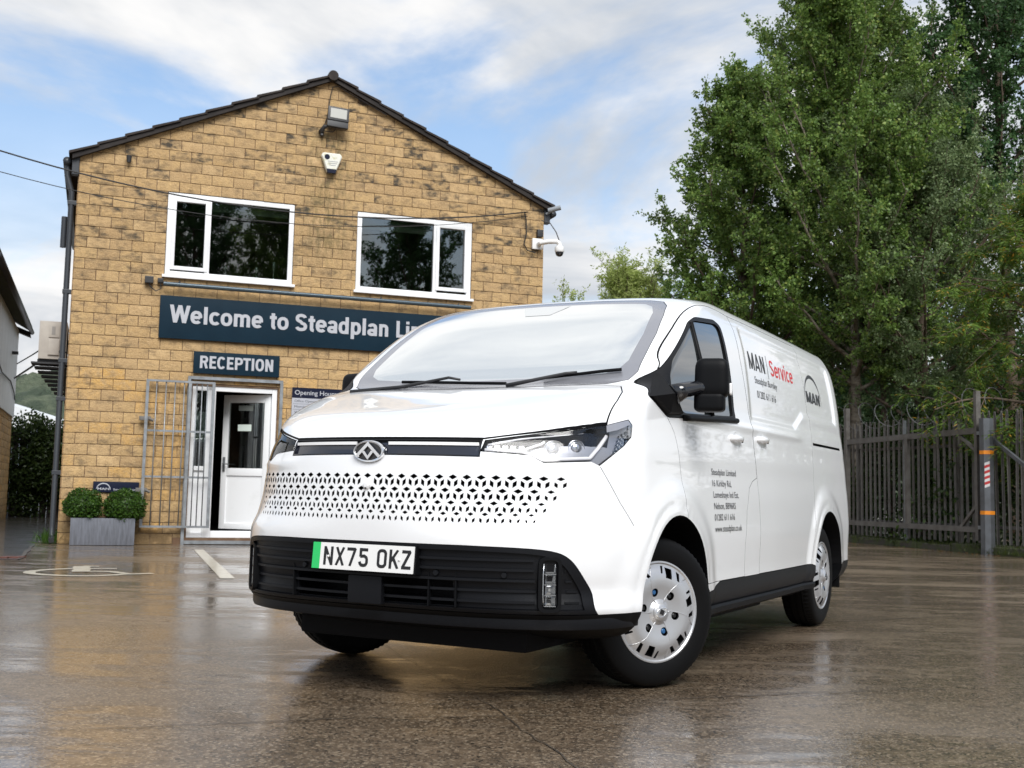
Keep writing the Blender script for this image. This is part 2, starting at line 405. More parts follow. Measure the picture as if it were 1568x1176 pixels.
def ribbon(pts, w, z, seed=0, jag=0.0):
    rs = random.Random(seed); q = MB(); V = []
    P = [Vector((a, b)) for a, b in pts]
    for i, p in enumerate(P):
        t = (P[min(i+1, len(P)-1)] - P[max(i-1, 0)]).normalized(); o = Vector((-t.y, t.x)); ww = w*(1 + rs.uniform(-jag, jag))
        c = p + o*rs.uniform(-jag, jag)*w*.8
        V += [(c.x-o.x*ww/2, c.y-o.y*ww/2, z), (c.x+o.x*ww/2, c.y+o.y*ww/2, z)]
    q.add(V, [(2*i, 2*i+2, 2*i+3, 2*i+1) for i in range(len(P)-1)]); return q
def wobble(pts, k, amp, seed):
    rs = random.Random(seed); out = []
    for a, b in zip(pts[:-1], pts[1:]):
        for j in range(k):
            t = j/k; out.append((a[0]*(1-t)+b[0]*t + rs.uniform(-amp, amp), a[1]*(1-t)+b[1]*t + rs.uniform(-amp, amp)))
    return out + [pts[-1]]
for i, (pts, w) in enumerate((([(-1.35, 8.05), (-.68, 6.51), (-.09, 4.89), (.23, 3.77), (.50, 2.9)], .005), ([(-2.4, 3.90), (-1.77, 4.10), (-.53, 4.49), (.2, 4.62)], .007),
                             ([(-7.5, 8.55), (-3.95, 9.03), (-2.1, 9.33), (2.5, 10.0)], .010), ([(.55, 4.98), (1.3, 5.25), (2.05, 5.46)], .006), ([(2.2, 8.2), (5.5, 10.0), (9.5, 11.6)], .012))):
    o = ribbon(wobble(pts, 14, .012, i), w, .004, i, .6).build('joint', M['joint'], yard)
# painted bay line and wheelchair symbol
q = MB(); q.add([(-4.22,15.49,.004), (-4.10,15.53,.004), (-2.57,10.91,.004), (-2.70,10.87,.004)], [(0,3,2,1)]); q.build('bay_line', M['road_paint'], yard)
dis = empty('disabled_bay_symbol', (0, 0, 0)); dis.parent = yard
def stroke(pts, w, k=5):
    out = []
    P = [Vector(p) for p in pts]
    for i in range(len(P)-1):
        a, b, c, d = P[max(i-1, 0)], P[i], P[i+1], P[min(i+2, len(P)-1)]
        for j in range(k):
            t = j/k; out.append(tuple(.5*((2*b) + (c-a)*t + (2*a-5*b+4*c-d)*t*t + (3*b-a-3*c+d)*t**3)))
    out.append(tuple(P[-1])); ribbon(out, w, .0045 + .0006*len(dis.children), 1, .08).build('symbol_stroke', M['road_paint'], dis)
stroke([(-4.40, 11.70), (-4.56, 11.49), (-4.62, 11.27), (-4.57, 11.05), (-4.42, 10.90), (-4.22, 10.82), (-4.02, 10.81), (-3.83, 10.90), (-3.68, 11.10)], .115)
stroke([(-4.17, 11.30), (-4.30, 11.66), (-4.43, 12.03)], .17)
stroke([(-4.43, 12.05), (-4.26, 12.06)], .09)
stroke([(-4.27, 11.71), (-3.99, 11.80)], .095)
stroke([(-4.16, 11.33), (-3.93, 11.38), (-3.76, 11.24), (-3.62, 11.13), (-3.46, 11.27)], .10, 6)
# path beside the building with its paving joints
q = MB(); q.add([(-6.50,15.79,.004), (-5.43,12.84,.004), (-9.5,11.6,.004), (-17,29,.004), (-11.0,29,.004)], [(0,4,3,2,1)]); path = tag(q.build('path', M['slab']), 'wet slab path leading into the alley left of the building', kind='structure')
for y in (13.2, 14.6, 16.2, 18.2, 20.5, 23.0):
    ribbon(wobble([(-14.0, y-.5), (-5.0 - .34*(y-12), y + 2.0)], 14, .01, int(y)), .03, .008, 3, .5).build('joint', M['joint'], path)
ribbon(wobble([(-6.50,15.79), (-5.43,12.84)], 12, .01, 5), .04, .008, 3, .5).build('joint', M['joint'], path)
q = MB()
for k in range(2): q.box((-5.74 + k*.12, 13.0 + k*.02, .004), (-5.64 + k*.12, 13.22 + k*.02, .018), 0, .004)
q.build('drain_brick', M['brick_red'], path)
# ================================================================== MAIN BUILDING
B0, BTH = (-6.3368, 16.2177, 0.0), 0.345976
WID, EAVE, RIDGE, DEEP = 7.24, 5.585, 7.235, 6.6
bld = empty('stone_building', B0, BTH, 'two-storey gabled building of buff stone blocks with a white-framed reception door', 'building')
BM = Matrix.Translation(B0) @ Matrix.Rotation(BTH, 4, 'Z')
def wthing(name, t, d, z, label, cat, group=None): return empty(name, BM @ Vector((t, d, z)), BTH, label, cat, group)
def stone_mat():
    m = bpy.data.materials.new('buff_stone'); m.use_nodes = True; N, L = m.node_tree.nodes, m.node_tree.links; b = N['Principled BSDF']
    tc = N.new('ShaderNodeTexCoord'); at = N.new('ShaderNodeAttribute'); at.attribute_name = 'rnd'
    def nz(sc, det=6, ro=.65, scl=(1, 1, 1), off=(0, 0, 0)):
        mp = N.new('ShaderNodeMapping'); mp.inputs['Scale'].default_value = scl; mp.inputs['Location'].default_value = off; L.new(tc.outputs['Object'], mp.inputs[0])
        n = N.new('ShaderNodeTexNoise'); n.inputs['Scale'].default_value = sc; n.inputs['Detail'].default_value = det; n.inputs['Roughness'].default_value = ro; L.new(mp.outputs[0], n.inputs['Vector']); return n.outputs[0]
    def rng(v, a, b_, c=0, d=1):
        n = N.new('ShaderNodeMapRange'); n.interpolation_type = 'SMOOTHSTEP'
        for k, x in zip(('From Min', 'From Max', 'To Min', 'To Max'), (a, b_, c, d)): n.inputs[k].default_value = x
        L.new(v, n.inputs['Value']); return n.outputs[0]
    def mth(op, a, b_):
        n = N.new('ShaderNodeMath'); n.operation = op
        for i, v in enumerate((a, b_)):
            if isinstance(v, (int, float)): n.inputs[i].default_value = v
            else: L.new(v, n.inputs[i])
        return n.outputs[0]
    def mixc(f, a, c2):
        n = N.new('ShaderNodeMixRGB'); L.new(f, n.inputs[0])
        for i, c in ((1, a), (2, c2)):
            if isinstance(c, tuple): n.inputs[i].default_value = (*c, 1)
            else: L.new(c, n.inputs[i])
        return n.outputs[0]
    r = N.new('ShaderNodeValToRGB'); L.new(at.outputs['Fac'], r.inputs[0]); e = r.color_ramp.elements
    e[0].position = 0; e[0].color = (.47, .305, .138, 1); e[1].position = 1; e[1].color = (.54, .37, .185, 1)
    for p, c in ((.30, (.55, .37, .172)), (.55, (.42, .275, .135)), (.75, (.58, .40, .205)), (.90, (.58, .335, .10))):
        k = e.new(p); k.color = (*c, 1)
    c = mixc(rng(nz(9), .35, .7), r.outputs[0], (.40, .262, .13))
    c = mixc(rng(nz(70, 4, .7), .45, .75), c, (.62, .45, .245))
    c = mixc(rng(nz(45, 5, .75, off=(7, 1, 2)), .58, .75), c, (.19, .12, .06))
    sep = N.new('ShaderNodeSeparateXYZ'); L.new(tc.outputs['Object'], sep.inputs[0])
    # soot and lichen: each stone takes it differently, more towards the gable
    up = rng(sep.outputs[2], 3.0, 5.3, .25, 1.35)
    a2 = N.new('ShaderNodeAttribute'); a2.attribute_name = 'dirt'
    soot = mth('MULTIPLY', mth('MULTIPLY', rng(nz(5.2, 4, .55, (1, 1, 2.0)), .40, .74), rng(a2.outputs['Fac'], .25, .9)), up)
    soot = mth('ADD', soot, mth('MULTIPLY', rng(nz(7.5, 3, .5, (1, 1, 1.8), (3, 3, 3)), .50, .78), .55))
    c = mixc(mth('MULTIPLY', soot, .92), c, (.075, .062, .046))
    bx = mth('ABSOLUTE', mth('SUBTRACT', sep.outputs[0], 3.62), 0.0)
    strk = mth('MULTIPLY', mth('MULTIPLY', rng(bx, .55, .05), rng(nz(6, 5, .65, (2.5, 1, .8)), .40, .62)), mth('MULTIPLY', rng(sep.outputs[2], 4.0, 4.8), rng(sep.outputs[2], 6.6, 6.2)))
    c = mixc(mth('MULTIPLY', strk, .65), c, (.13, .11, .05))
    low = mth('MULTIPLY', rng(sep.outputs[2], .55, .05), rng(nz(4, 5, .6, off=(1, 5, 2)), .3, .6))
    c = mixc(mth('MULTIPLY', low, .75), c, (.10, .065, .030))
    L.new(c, b.inputs['Base Color']); b.inputs['Roughness'].default_value = .85; b.inputs['Specular IOR Level'].default_value = .3
    bp = N.new('ShaderNodeBump'); bp.inputs['Strength'].default_value = 1.0; bp.inputs['Distance'].default_value = .02
    L.new(mth('ADD', nz(26, 7, .7), mth('MULTIPLY', nz(110, 4, .7), .3)), bp.inputs['Height']); L.new(bp.outputs[0], b.inputs['Normal'])
    return m
M['stone'] = stone_mat()
M['mortar'] = mat('mortar', (.12,.068,.038), .9, var=(3,(.25,.18,.115),.45,.65), bump=(80,.4,.004))
M['stone_side'] = mat('buff_stone_flank', (.45,.28,.12), .85, var=(4,(.34,.22,.11)), bump=(12,.8,.03))
M['tile'] = mat('dark_roof_tile', (.020,.0155,.0135), .75, 0, .3, var=(9,(.040,.031,.027)), bump=(30,.4,.01))
M['barge'] = mat('dark_barge_board', (.013,.010,.009), .7, 0, .3, var=(6,(.025,.020,.018)))
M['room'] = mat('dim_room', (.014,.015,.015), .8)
M['pane'] = glass_mat('window_pane', (.62,.68,.65), .008, .13)
M['blind'] = mat('roller_blind', (.20,.22,.17), .8)
CO = .1575; LEN = .3105
OPENS = [(1.25, 3.125, 25, 33), (4.105, 5.995, 25, 33), (1.70, 2.99, 0, 15)]   # t0, t1, first course, course after last
def slope(z): return max(0.0, (z - EAVE) / (RIDGE - EAVE) * WID / 2)
def block_mesh(t0, t1, z0, z1, rs, clip=True, nt=4, nzz=3):
    V = []; F = []; g = .0048; f = .011
    lo = t0 + g; hi = t1 - g; b0, b1 = z0 + g, z1 - g
    amp = rs.uniform(.001, .006); tilt = rs.uniform(-.002, .002); tz = rs.uniform(-.002, .002)
    for j in range(nzz+1):
        for i in range(nt+1):
            u, v = i/nt, j/nzz; edge = i in (0, nt) or j in (0, nzz)
            x = lo + (hi-lo)*u + (0 if i in (0, nt) else rs.uniform(-.008, .008)); z = b0 + (b1-b0)*v + (0 if j in (0, nzz) else rs.uniform(-.008, .008))
            y = (rs.uniform(.000, .003) if edge else -amp*rs.uniform(.2, 1.25)) + tilt*(2*u-1) + tz*(2*v-1)
            if edge: x += rs.uniform(-.002, .002); z += rs.uniform(-.002, .002)
            if clip:
                m = slope(z); x = min(max(x, m), WID - m)
            V.append((x, y, z))
    n = nt+1; fr = [(j*n+i, j*n+i+1, (j+1)*n+i+1, (j+1)*n+i) for j in range(nzz) for i in range(nt)]
    rim = [i for i in range(n)] + [j*n+nt for j in range(1, nzz+1)] + [nzz*n+i for i in range(nt-1, -1, -1)] + [j*n for j in range(nzz-1, 0, -1)]
    o = len(V); m = len(rim)
    for k in rim: V.append(V[k])
    for k in rim: x, y, z = V[k]; V.append((x, .05, z))
    F = fr + [(o+(k+1) % m, o+k, o+m+k, o+m+(k+1) % m) for k in range(m)]
    return V, F
def block_list(width, z_from, z_to, opens, clip=True, seed=1):
    rs = random.Random(seed); out = []; c0 = int(round(z_from/CO)); c1 = int(math.ceil(z_to/CO))
    for c in range(c0, c1):
        z0, z1 = c*CO, (c+1)*CO; m = slope(z0) if clip else 0
        if clip and width - 2*slope(z0 + .02) < .08: continue
        spans = [(m, width - m)]
        for a, b, r0, r1 in opens:
            if r0 <= c < r1:
                spans = [s for p in spans for s in ((p[0], min(p[1], a)), (max(p[0], b), p[1])) if s[1] - s[0] > .03]
        off = (LEN/2 if c % 2 else 0) + rs.uniform(-.01, .01)
        for s0, s1 in spans:
            k = math.floor((s0 - off)/LEN); cuts = [s0]
            while True:
                k += 1; x = off + k*LEN + rs.uniform(-.006, .006)
                if x >= s1 - .05: break
                if x > s0 + .05: cuts.append(x)
            cuts.append(s1)
            for a, b in zip(cuts[:-1], cuts[1:]): out.append((a, b, z0, min(z1, RIDGE+.05) if clip else z1))
    return out
def set_attrs(me, rnds, dirts, per):
    a = me.attributes.new('rnd', 'FLOAT', 'FACE'); a.data.foreach_set('value', [r for r in rnds for _ in range(per)])
    a = me.attributes.new('dirt', 'FLOAT', 'FACE'); a.data.foreach_set('value', [r for r in dirts for _ in range(per)])
def tone(rs, z):
    r = rs.random()
    if z < 2.45 and rs.random() < .35: return rs.uniform(.83, .95)      # ochre stones lower down
    return r*.8
front = empty('front_wall', (0, 0, 0)); front.parent = bld
def lay_blocks(blocks, parent, limit, seed, clip=True, xf=None):
    rs = random.Random(seed)
    single, rest = blocks[:limit], blocks[limit:]
    for a, b, z0, z1 in single:
        V, F = block_mesh(a, b, z0, z1, rs, clip)
        if xf: V = [xf(v) for v in V]
        me = bpy.data.meshes.new('stone_block'); me.from_pydata(V, [], F); set_attrs(me, [tone(rs, z0)], [rs.random()], len(F)); obj('stone_block', me, M['stone'], parent); me.polygons.foreach_set('use_smooth', [k < 12 for k in range(len(F))])
    if rest:
        VV = []; FF = []; R = []; D = []
        for a, b, z0, z1 in rest:
            V, F = block_mesh(a, b, z0, z1, rs, clip); o = len(VV)
            if xf: V = [xf(v) for v in V]
            VV += V; FF += [tuple(i+o for i in f) for f in F]; R.append(tone(rs, z0)); D.append(rs.random())
        me = bpy.data.meshes.new('stone_blocks'); me.from_pydata(VV, [], FF); set_attrs(me, R, D, len(F)); o = obj('stone_blocks', me, M['stone'], parent); me.polygons.foreach_set('use_smooth', [k % len(F) < 12 for k in range(len(FF))]); o['kind'] = 'stuff'
BL = block_list(WID, 0, RIDGE, OPENS)
# the largest in view first: left and upper stones, those behind the van last
BL.sort(key=lambda q: q[0] + (9 if (q[2] < 3.3 and q[0] > 3.1 + (q[2]-2.2)*1.2) else 0) + (2 if q[2] < .4 else 0))
lay_blocks(BL, front, 300, 11)
# core wall behind the stones (mortar plane), with the openings left open
def slab(q, a, b, z0, z1, d0=.013, d1=.28): q.box((a, d0, z0), (b, d1, z1))
q = MB()
slab(q, 0, 1.70, 0, 15*CO); slab(q, 2.99, WID, 0, 15*CO); slab(q, 0, WID, 15*CO, 25*CO)
slab(q, 0, 1.25, 25*CO, 33*CO); slab(q, 3.125, 4.105, 25*CO, 33*CO); slab(q, 5.995, WID, 25*CO, 33*CO); slab(q, 0, WID, 33*CO, EAVE)
q.prism([(0, 0, EAVE), (WID, 0, EAVE), (WID/2, 0, RIDGE)], (0, .013, 0), (0, .28, 0))
q.build('mortar_bed', M['mortar'], front)
q = MB(); q.box((.02, .28, 0), (.28, DEEP, EAVE)); q.box((WID-.28, .28, 0), (WID-.02, DEEP, EAVE)); q.box((.28, DEEP-.28, 0), (WID-.28, DEEP, EAVE)); q.prism([(.02, 0, EAVE), (WID-.02, 0, EAVE), (WID/2, 0, RIDGE)], (0, DEEP-.28, 0), (0, DEEP, 0))
q.build('flank_wall', M['stone_side'], bld)
for x, s in ((0, 1), (WID, -1)):                                          # quoin returns on the flanks
    q = MB()
    for c in range(int(EAVE/CO)):
        w = LEN if c % 2 else LEN/2; q.box((min(x-.012*s, x+.03*s), .052, c*CO+.006), (max(x-.012*s, x+.03*s), w, (c+1)*CO-.006), 0, .008)
    o = q.build('quoin_returns', M['stone_side'], bld); o['kind'] = 'stuff'
# rooms
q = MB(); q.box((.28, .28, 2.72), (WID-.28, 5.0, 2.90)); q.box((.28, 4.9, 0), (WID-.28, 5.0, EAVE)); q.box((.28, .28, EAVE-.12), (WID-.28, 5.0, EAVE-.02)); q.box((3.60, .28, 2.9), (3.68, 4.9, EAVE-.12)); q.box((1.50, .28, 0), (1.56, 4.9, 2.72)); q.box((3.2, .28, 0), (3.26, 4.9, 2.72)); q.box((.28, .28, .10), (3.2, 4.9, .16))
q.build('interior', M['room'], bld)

# windows
def frame_bars(q, t0, t1, z0, z1, w, d0, d1):
    q.box((t0, d0, z0), (t0+w, d1, z1), 0, .006); q.box((t1-w, d0, z0), (t1, d1, z1), 0, .006); q.box((t0+w, d0, z1-w), (t1-w, d1, z1), 0, .006); q.box((t0+w, d0, z0), (t1-w, d1, z0+w), 0, .006)
def window(t0, t1, panes):
    r = empty('window', (0, 0, 0)); r.parent = bld; z0, z1 = 25*CO, 33*CO
    q = MB(); frame_bars(q, t0+.004, t1-.004, z0+.004, z1-.004, .072, .015, .10)
    for a, b, c, d, sash in panes[1:]: pass
    mid = (panes[0][1] + panes[1][0])/2; q.box((mid-.035, .018, z0+.076), (mid+.035, .10, z1-.076), 0, .006); q.build('frame', M['white_plastic'], r, smooth=30)
    q = MB(); q.box((t0-.035, -.060, z0-.035), (t1+.035, .08, z0+.006), 0, .006); q.build('sill', M['white_plastic'], r, smooth=30)
    for a, b, c, d, sash in panes:
        if sash:
            q = MB(); frame_bars(q, a-.055, b+.055, c-.055, d+.055, .055, -.004, .055); q.build('sash', M['white_plastic'], r, smooth=30)
        q = MB(); q.box((a-.012, .045, c-.012), (b+.012, .052, d+.012)); q.build('pane', M['pane'], r)
    return r
w1 = window(1.25, 3.125, [(1.379, 1.798, 4.09, 5.062, True), (1.905, 3.035, 4.035, 5.108, False)])
w2 = window(4.105, 5.995, [(4.190, 5.330, 4.035, 5.118, False), (5.450, 5.872, 4.105, 5.070, True)])
for r, a, b, h in ((w1, 1.90, 3.04, .13), (w2, 4.19, 5.33, .16)):
    q = MB(); q.box((a, .13, 5.12-h), (b, .14, 5.12)); q.build('blind', M['blind'], r)

# entrance: side light, frame, open door
ent = empty('entrance', (0, 0, 0)); ent.parent = bld
q = MB()
q.box((1.735, .03, .10), (1.79, .11, 2.335), 0, .006); q.box((1.955, .03, .10), (2.075, .11, 2.335), 0, .006); q.box((2.90, .03, .10), (2.972, .11, 2.335), 0, .006)
q.box((1.79, .03, 2.262), (2.90, .11, 2.335), 0, .006); q.box((2.075, .03, .10), (2.90, .11, .20), 0, .006); q.box((1.79, .03, .10), (1.955, .11, .17), 0, .006); q.box((1.79, .03, 1.08), (1.955, .11, 1.145), 0, .006)
q.build('door_frame', M['white_plastic'], ent, smooth=30)
q = MB(); q.box((1.79, .06, .17), (1.955, .085, 1.08), 0, .004); q.build('panel', M['white_plastic'], ent)
q = MB(); q.box((1.79, .068, 1.145), (1.955, .075, 2.262)); q.build('pane', M['pane'], ent)
q = MB(); q.box((1.80, .09, 1.50), (1.95, .092, 1.95)); q.build('window_notice', mat('paper', (.55,.60,.58), .7), ent)
dr = empty('door', (2.885, .085, 0), -rad(37)); dr.parent = ent               # hinged on the right, swung inwards
q = MB(); L_ = .80
q.box((-L_, .0, .215), (-L_+.095, .06, 2.25), 0, .006); q.box((-.095, .0, .215), (0, .06, 2.25), 0, .006); q.box((-L_+.095, .0, 2.13), (-.095, .06, 2.25), 0, .006); q.box((-L_+.095, .0, 1.02), (-.095, .06, 1.135), 0, .006); q.box((-L_+.095, .0, .215), (-.095, .06, .30), 0, .006)
q.build('door_leaf', M['white_plastic'], dr, smooth=30)
q = MB(); q.box((-L_+.095, .018, .30), (-.095, .045, 1.02), 0, .003); q.build('panel', M['white_plastic'], dr)
q = MB(); q.box((-L_+.095, .028, 1.135), (-.095, .034, 2.13)); q.build('pane', M['pane'], dr)
M['notice'] = mat('pale_notice', (.60,.68,.62), .6)
q = MB(); q.box((-.55, .020, 1.70), (-.32, .024, 1.80)); q.build('notice', M['notice'], dr)
q = MB(); q.box((-.55, .020, 2.01), (-.30, .024, 2.09)); q.build('notice', mat('grey_notice', (.20,.22,.20), .6), dr)
q = MB(); q.box((-L_+.03, -.012, 1.08), (-L_+.07, 0, 1.30), 0, .004); q.tube([(-L_+.05, -.01, 1.20), (-L_+.05, -.05, 1.20), (-L_+.17, -.055, 1.19)], .009, 8); q.build('handle', M['galv'], dr, smooth=40)
q = MB(); q.box((1.55, -.02, .0), (3.05, .28, .099)); q.build('threshold', M['mortar'], ent)
q = MB(); q.box((1.70, .012, .0995), (1.735, .27, 2.36)); q.box((2.972, .012, .0995), (2.99, .27, 2.36)); q.box((1.735, .012, 2.335), (2.972, .27, 2.36)); q.build('reveal', M['mortar'], ent)

# roof: tile courses stepping down both slopes, ridge, barge boards, gutters
roof = empty('roof', (0, 0, 0)); roof.parent = bld
n_c = 10; half = WID/2 + .12; rise = (RIDGE-EAVE)/(WID/2)
for s in (-1, 1):
    for k in range(n_c):
        x1 = half*(k+1)/n_c + .03; x0 = half*k/n_c; up = .046; th = .026
        zt = lambda x: RIDGE + .055 - rise*x
        P = [(WID/2 + s*x0, 0, zt(x0)+.010), (WID/2 + s*x1, 0, zt(x1)+up), (WID/2 + s*x1, 0, zt(x1)+up-th-.012), (WID/2 + s*x0, 0, zt(x0)+.010-th)]
        q = MB(); q.prism(P if s > 0 else P[::-1], (0, -.115 + .006*((k*7) % 3), 0), (0, DEEP+.1, 0)); q.build('tile_course', M['tile'], roof)
    q = MB(); P = [(WID/2, 0, RIDGE+.045), (WID/2 + s*(half-.02), 0, RIDGE+.045-rise*(half-.02)), (WID/2 + s*(half-.02), 0, RIDGE-.025-rise*(half-.02)), (WID/2, 0, RIDGE-.025)]
    q.prism(P, (0, -.085, 0), (0, -.018, 0)); q.build('barge_board', M['barge'], roof)
    gx = WID/2 + s*(half + .05)
    q = MB(); q.tube([(gx, .02, 5.50), (gx, DEEP, 5.50)], .058, 10); q.build('gutter', M['dkpipe'], roof, smooth=True)
q = MB(); q.tube([(WID/2, -.13, RIDGE+.045), (WID/2, 3, RIDGE+.045), (WID/2, DEEP+.1, RIDGE+.045)], .080, 14); q.build('ridge_tile', M['tile'], roof, smooth=30)
# rainwater pipe at the left corner
dp = empty('downpipe', (0, 0, 0)); dp.parent = bld
q = MB(); q.tube([(-.16, .10, 5.44), (-.16, .10, 5.30), (-.085, .10, 5.05), (-.085, .10, .25), (-.085, .06, .10), (-.085, -.05, .05)], .040, 12); q.build('pipe', M['dkpipe'], dp, smooth=40)
for z in (4.9, 3.6, 2.6, 2.05, 1.0): q = MB(); q.box((-.135, .06, z-.03), (.0, .15, z+.03), 0, .006); q.build('pipe_clip', M['dkpipe'], dp)
q = MB(); q.tube([(-.165, .16, 4.70), (-.165, .16, 4.25)], .042, 10); q.build('pipe_sleeve', M['dkpipe'], dp, smooth=40)
q = MB(); q.box((-.10, -.02, 5.30), (.0, .10, 5.56), 0, .01); q.build('eaves_box', M['dkpipe'], roof)
q = MB(); q.box((WID, -.02, 5.32), (WID+.10, .10, 5.56), 0, .01); q.build('eaves_box', M['dkpipe'], roof)

# ------------------------------------------------------------------ things fixed to the front
def wall_text(s, t0, t1, zb, cap, m, parent, d=-.02, bold=.0, ext=.012, org=(0, 0)):
    """raised letters, each its own part"""
    me = text_mesh(s, bold, 0.0); bm = bmesh.new(); bm.from_mesh(me)
    xs = [v.co.x for v in bm.verts]; a, b = min(xs), max(xs)
    for v in bm.verts: v.co = Vector((t0 - org[0] + (t1-t0)*(v.co.x-a)/(b-a), d, zb - org[1] + cap*v.co.y/.73))
    bmesh.ops.triangulate(bm, faces=bm.faces[:])
    # split into letters: islands that overlap in t belong together (dot and stem of an i)
    seen = set(); isl = []
    for v in bm.verts:
        if v in seen: continue
        st = [v]; comp = []; seen.add(v)
        while st:
            w = st.pop(); comp.append(w)
            for e in w.link_edges:
                o = e.other_vert(w)
                if o not in seen: seen.add(o); st.append(o)
        isl.append([min(c.co.x for c in comp), max(c.co.x for c in comp), comp])
    isl.sort(key=lambda i: i[0]); grp = []
    for i in isl:
        if grp and i[0] < grp[-1][1] - .45*min(i[1]-i[0], grp[-1][1]-grp[-1][0]): grp[-1][1] = max(grp[-1][1], i[1]); grp[-1][2] += i[2]
        else: grp.append(i)
    for _, _, comp in grp:
        idx = {v: k for k, v in enumerate(comp)}; F = [tuple(idx[v] for v in f.verts) for f in bm.faces if f.verts[0] in idx]
        n = len(comp); E = {}
        for f in F:
            for p, q2 in zip(f, f[1:] + f[:1]): E[(p, q2)] = E.get((p, q2), 0) + 1
        edge = [(p, q2) for (p, q2) in E if (q2, p) not in E]
        q = MB(); V = [v.co.copy() for v in comp]
        if ext > 0: q.add([(v.x, v.y-ext, v.z) for v in V] + [(v.x, v.y, v.z) for v in V], F + [(p, q2, n+q2, n+p) for p, q2 in edge])
        else: q.add(V, F)
        q.build('letter', m, parent, fix=False)
    bm.free()
def board(name, t0, t1, z0, z1, d0, d1, m, label, cat='sign', group=None):
    r = wthing(name, (t0+t1)/2, d1, z0, label, cat, group); q = MB(); w = (t1-t0)/2
    q.box((-w, d0-d1, 0), (w, 0, z1-z0), 0, .006); q.build('board', m, r, smooth=30); return r
s1 = board('company_sign', 1.21, 6.02, 3.000, 3.632, -.055, -.012, M['navy'], 'long navy sign board reading Welcome to Steadplan Limited above the door')
ox, oz = (1.21+6.02)/2, 3.0
sign_text('Welcome to Steadplan', 1.365, 4.640, 3.236, .262, M['letter'], s1, -.0432, .006, (ox, oz))
sign_text('Limited', 4.765, 5.80, 3.236, .262, M['letter'], s1, -.0432, .006, (ox, oz))
s2 = board('reception_sign', 1.722, 2.978, 2.508, 2.834, -.055, -.012, M['navy'], 'small navy sign board reading RECEPTION over the entrance')
sign_text('RECEPTION', 1.812, 2.884, 2.586, .184, M['letter'], s2, -.0432, .006, ((1.722+2.978)/2, 2.508))
M['grey_board'] = mat('pale_grey_board', (.36,.37,.41), .45); M['navy2'] = mat('dark_navy_band', (.006,.009,.026), .4, 0, .2)
s3 = board('opening_hours_board', 3.188, 4.12, .95, 2.374, -.03, -.012, M['grey_board'], 'pale opening hours board beside the door, partly hidden by the van', 'notice board')
oc = (3.188+4.12)/2
q = MB(); q.box((-.466, -.022, 1.268), (.466, -.0185, 1.424)); q.build('header_band', M['navy2'], s3)
wall_text('Opening Hours', 3.228, 3.86, 2.266, .072, M['letter'], s3, -.023, .008, .001, (oc, .95))
for i, (tx, w) in enumerate((('Office Opening Hours', .52), ('Monday - Friday', .44), ('Workshop', .27), ('Monday - Friday', .44))):
    z = 2.155 - i*.086; wall_text(tx, 3.228, 3.228+w, z, .034, M['ink0'], s3, -.019, .0, .0, (oc, .95))
    q = MB(); q.box((-.45, -.0192, z-.03-.95), (.45, -.0185, z-.027-.95)); q.build('rule', M['ink0'], s3)
s4 = board('badge_sign', .427, 1.05, .735, .888, -.03, -.012, M['navy2'], 'low navy plaque with an arched emblem behind the box shrubs')
oc = (.427+1.05)/2; V = []; q = MB()
for t in np.linspace(0, math.pi, 24):
    for f in (0, 1): r_ = .098 - f*(.006+.010*math.sin(t)); V.append((.567 - oc - r_*math.cos(t), -.0195, .772-.735 + r_*math.sin(t)))
q.add(V, [(2*i, 2*i+1, 2*i+3, 2*i+2) for i in range(23)]); q.build('emblem_arc', M['letter'], s4)
wall_text('MAN', .487, .647, .770, .032, M['letter'], s4, -.019, .02, .001, (oc, .735))
wall_text('Steadplan Limited', .70, 1.03, .765, .030, M['letter'], s4, -.019, .01, .001, (oc, .735))
# trough light over the sign
tl = wthing('sign_light', 3.6, -.12, 3.79, 'long slim trough light on brackets above the company sign', 'light')
q = MB(); q.tube([(-2.36, 0, 0), (2.36, 0, 0)], .032, 10); q.build('tube', mat('blue_grey_tube', (.05,.075,.095), .3, .3), tl, smooth=40)
for x in (-2.15, -.80, .88, 2.15): q = MB(); q.tube([(x, 0, .03), (x+.02, .02, .055), (x+.03, .11, .03)], .010, 6); q.build('bracket', M['blackmetal'], tl)
q = MB(); q.box((-2.62, .02, .0), (-2.50, .11, .10), 0, .01); q.build('junction_box', M['blackmetal'], tl)
q = MB(); q.box((-2.44, .04, .02), (-2.36, .11, .09), 0, .01); q.tube([(-2.40, .06, .02), (-2.39, .05, -.07), (-2.46, .05, -.11), (-2.54, .05, -.05), (-2.56, .05, .0)], .008, 6); q.build('socket_cable', M['cable'], tl, smooth=40)
# floodlight
fl = wthing('floodlight', 3.70, -.012, 6.42, 'square black floodlight high on the gable', 'floodlight')
q = MB(); q.box((-.165, -.20, .10), (.165, -.13, .325), 0, .012); q.box((-.165, -.185, .0), (.165, -.12, .10), 0, .01); o = q.build('lamp_body', M['blackmetal'], fl, smooth=30); o.rotation_euler = (-.12, .05, 0)
q = MB(); q.box((-.128, -.206, .135), (.128, -.199, .292)); o = q.build('lamp_glass', mat('frosted_glass', (.33,.33,.30), .3), fl); o.rotation_euler = (-.12, .05, 0)
q = MB(); q.tube([(-.22, 0, -.03), (-.22, -.06, -.03), (-.19, -.10, .03), (-.12, -.12, .04)], [.045, .04, .03, .02], 10); q.tube([(-.22, -.03, -.03), (-.215, -.05, -.11)], .028, 10); q.tube([(-.02, -.14, .0), (-.05, -.06, -.03), (-.19, -.03, -.02)], .008, 6); q.build('arm', M['blackmetal'], fl, smooth=40)
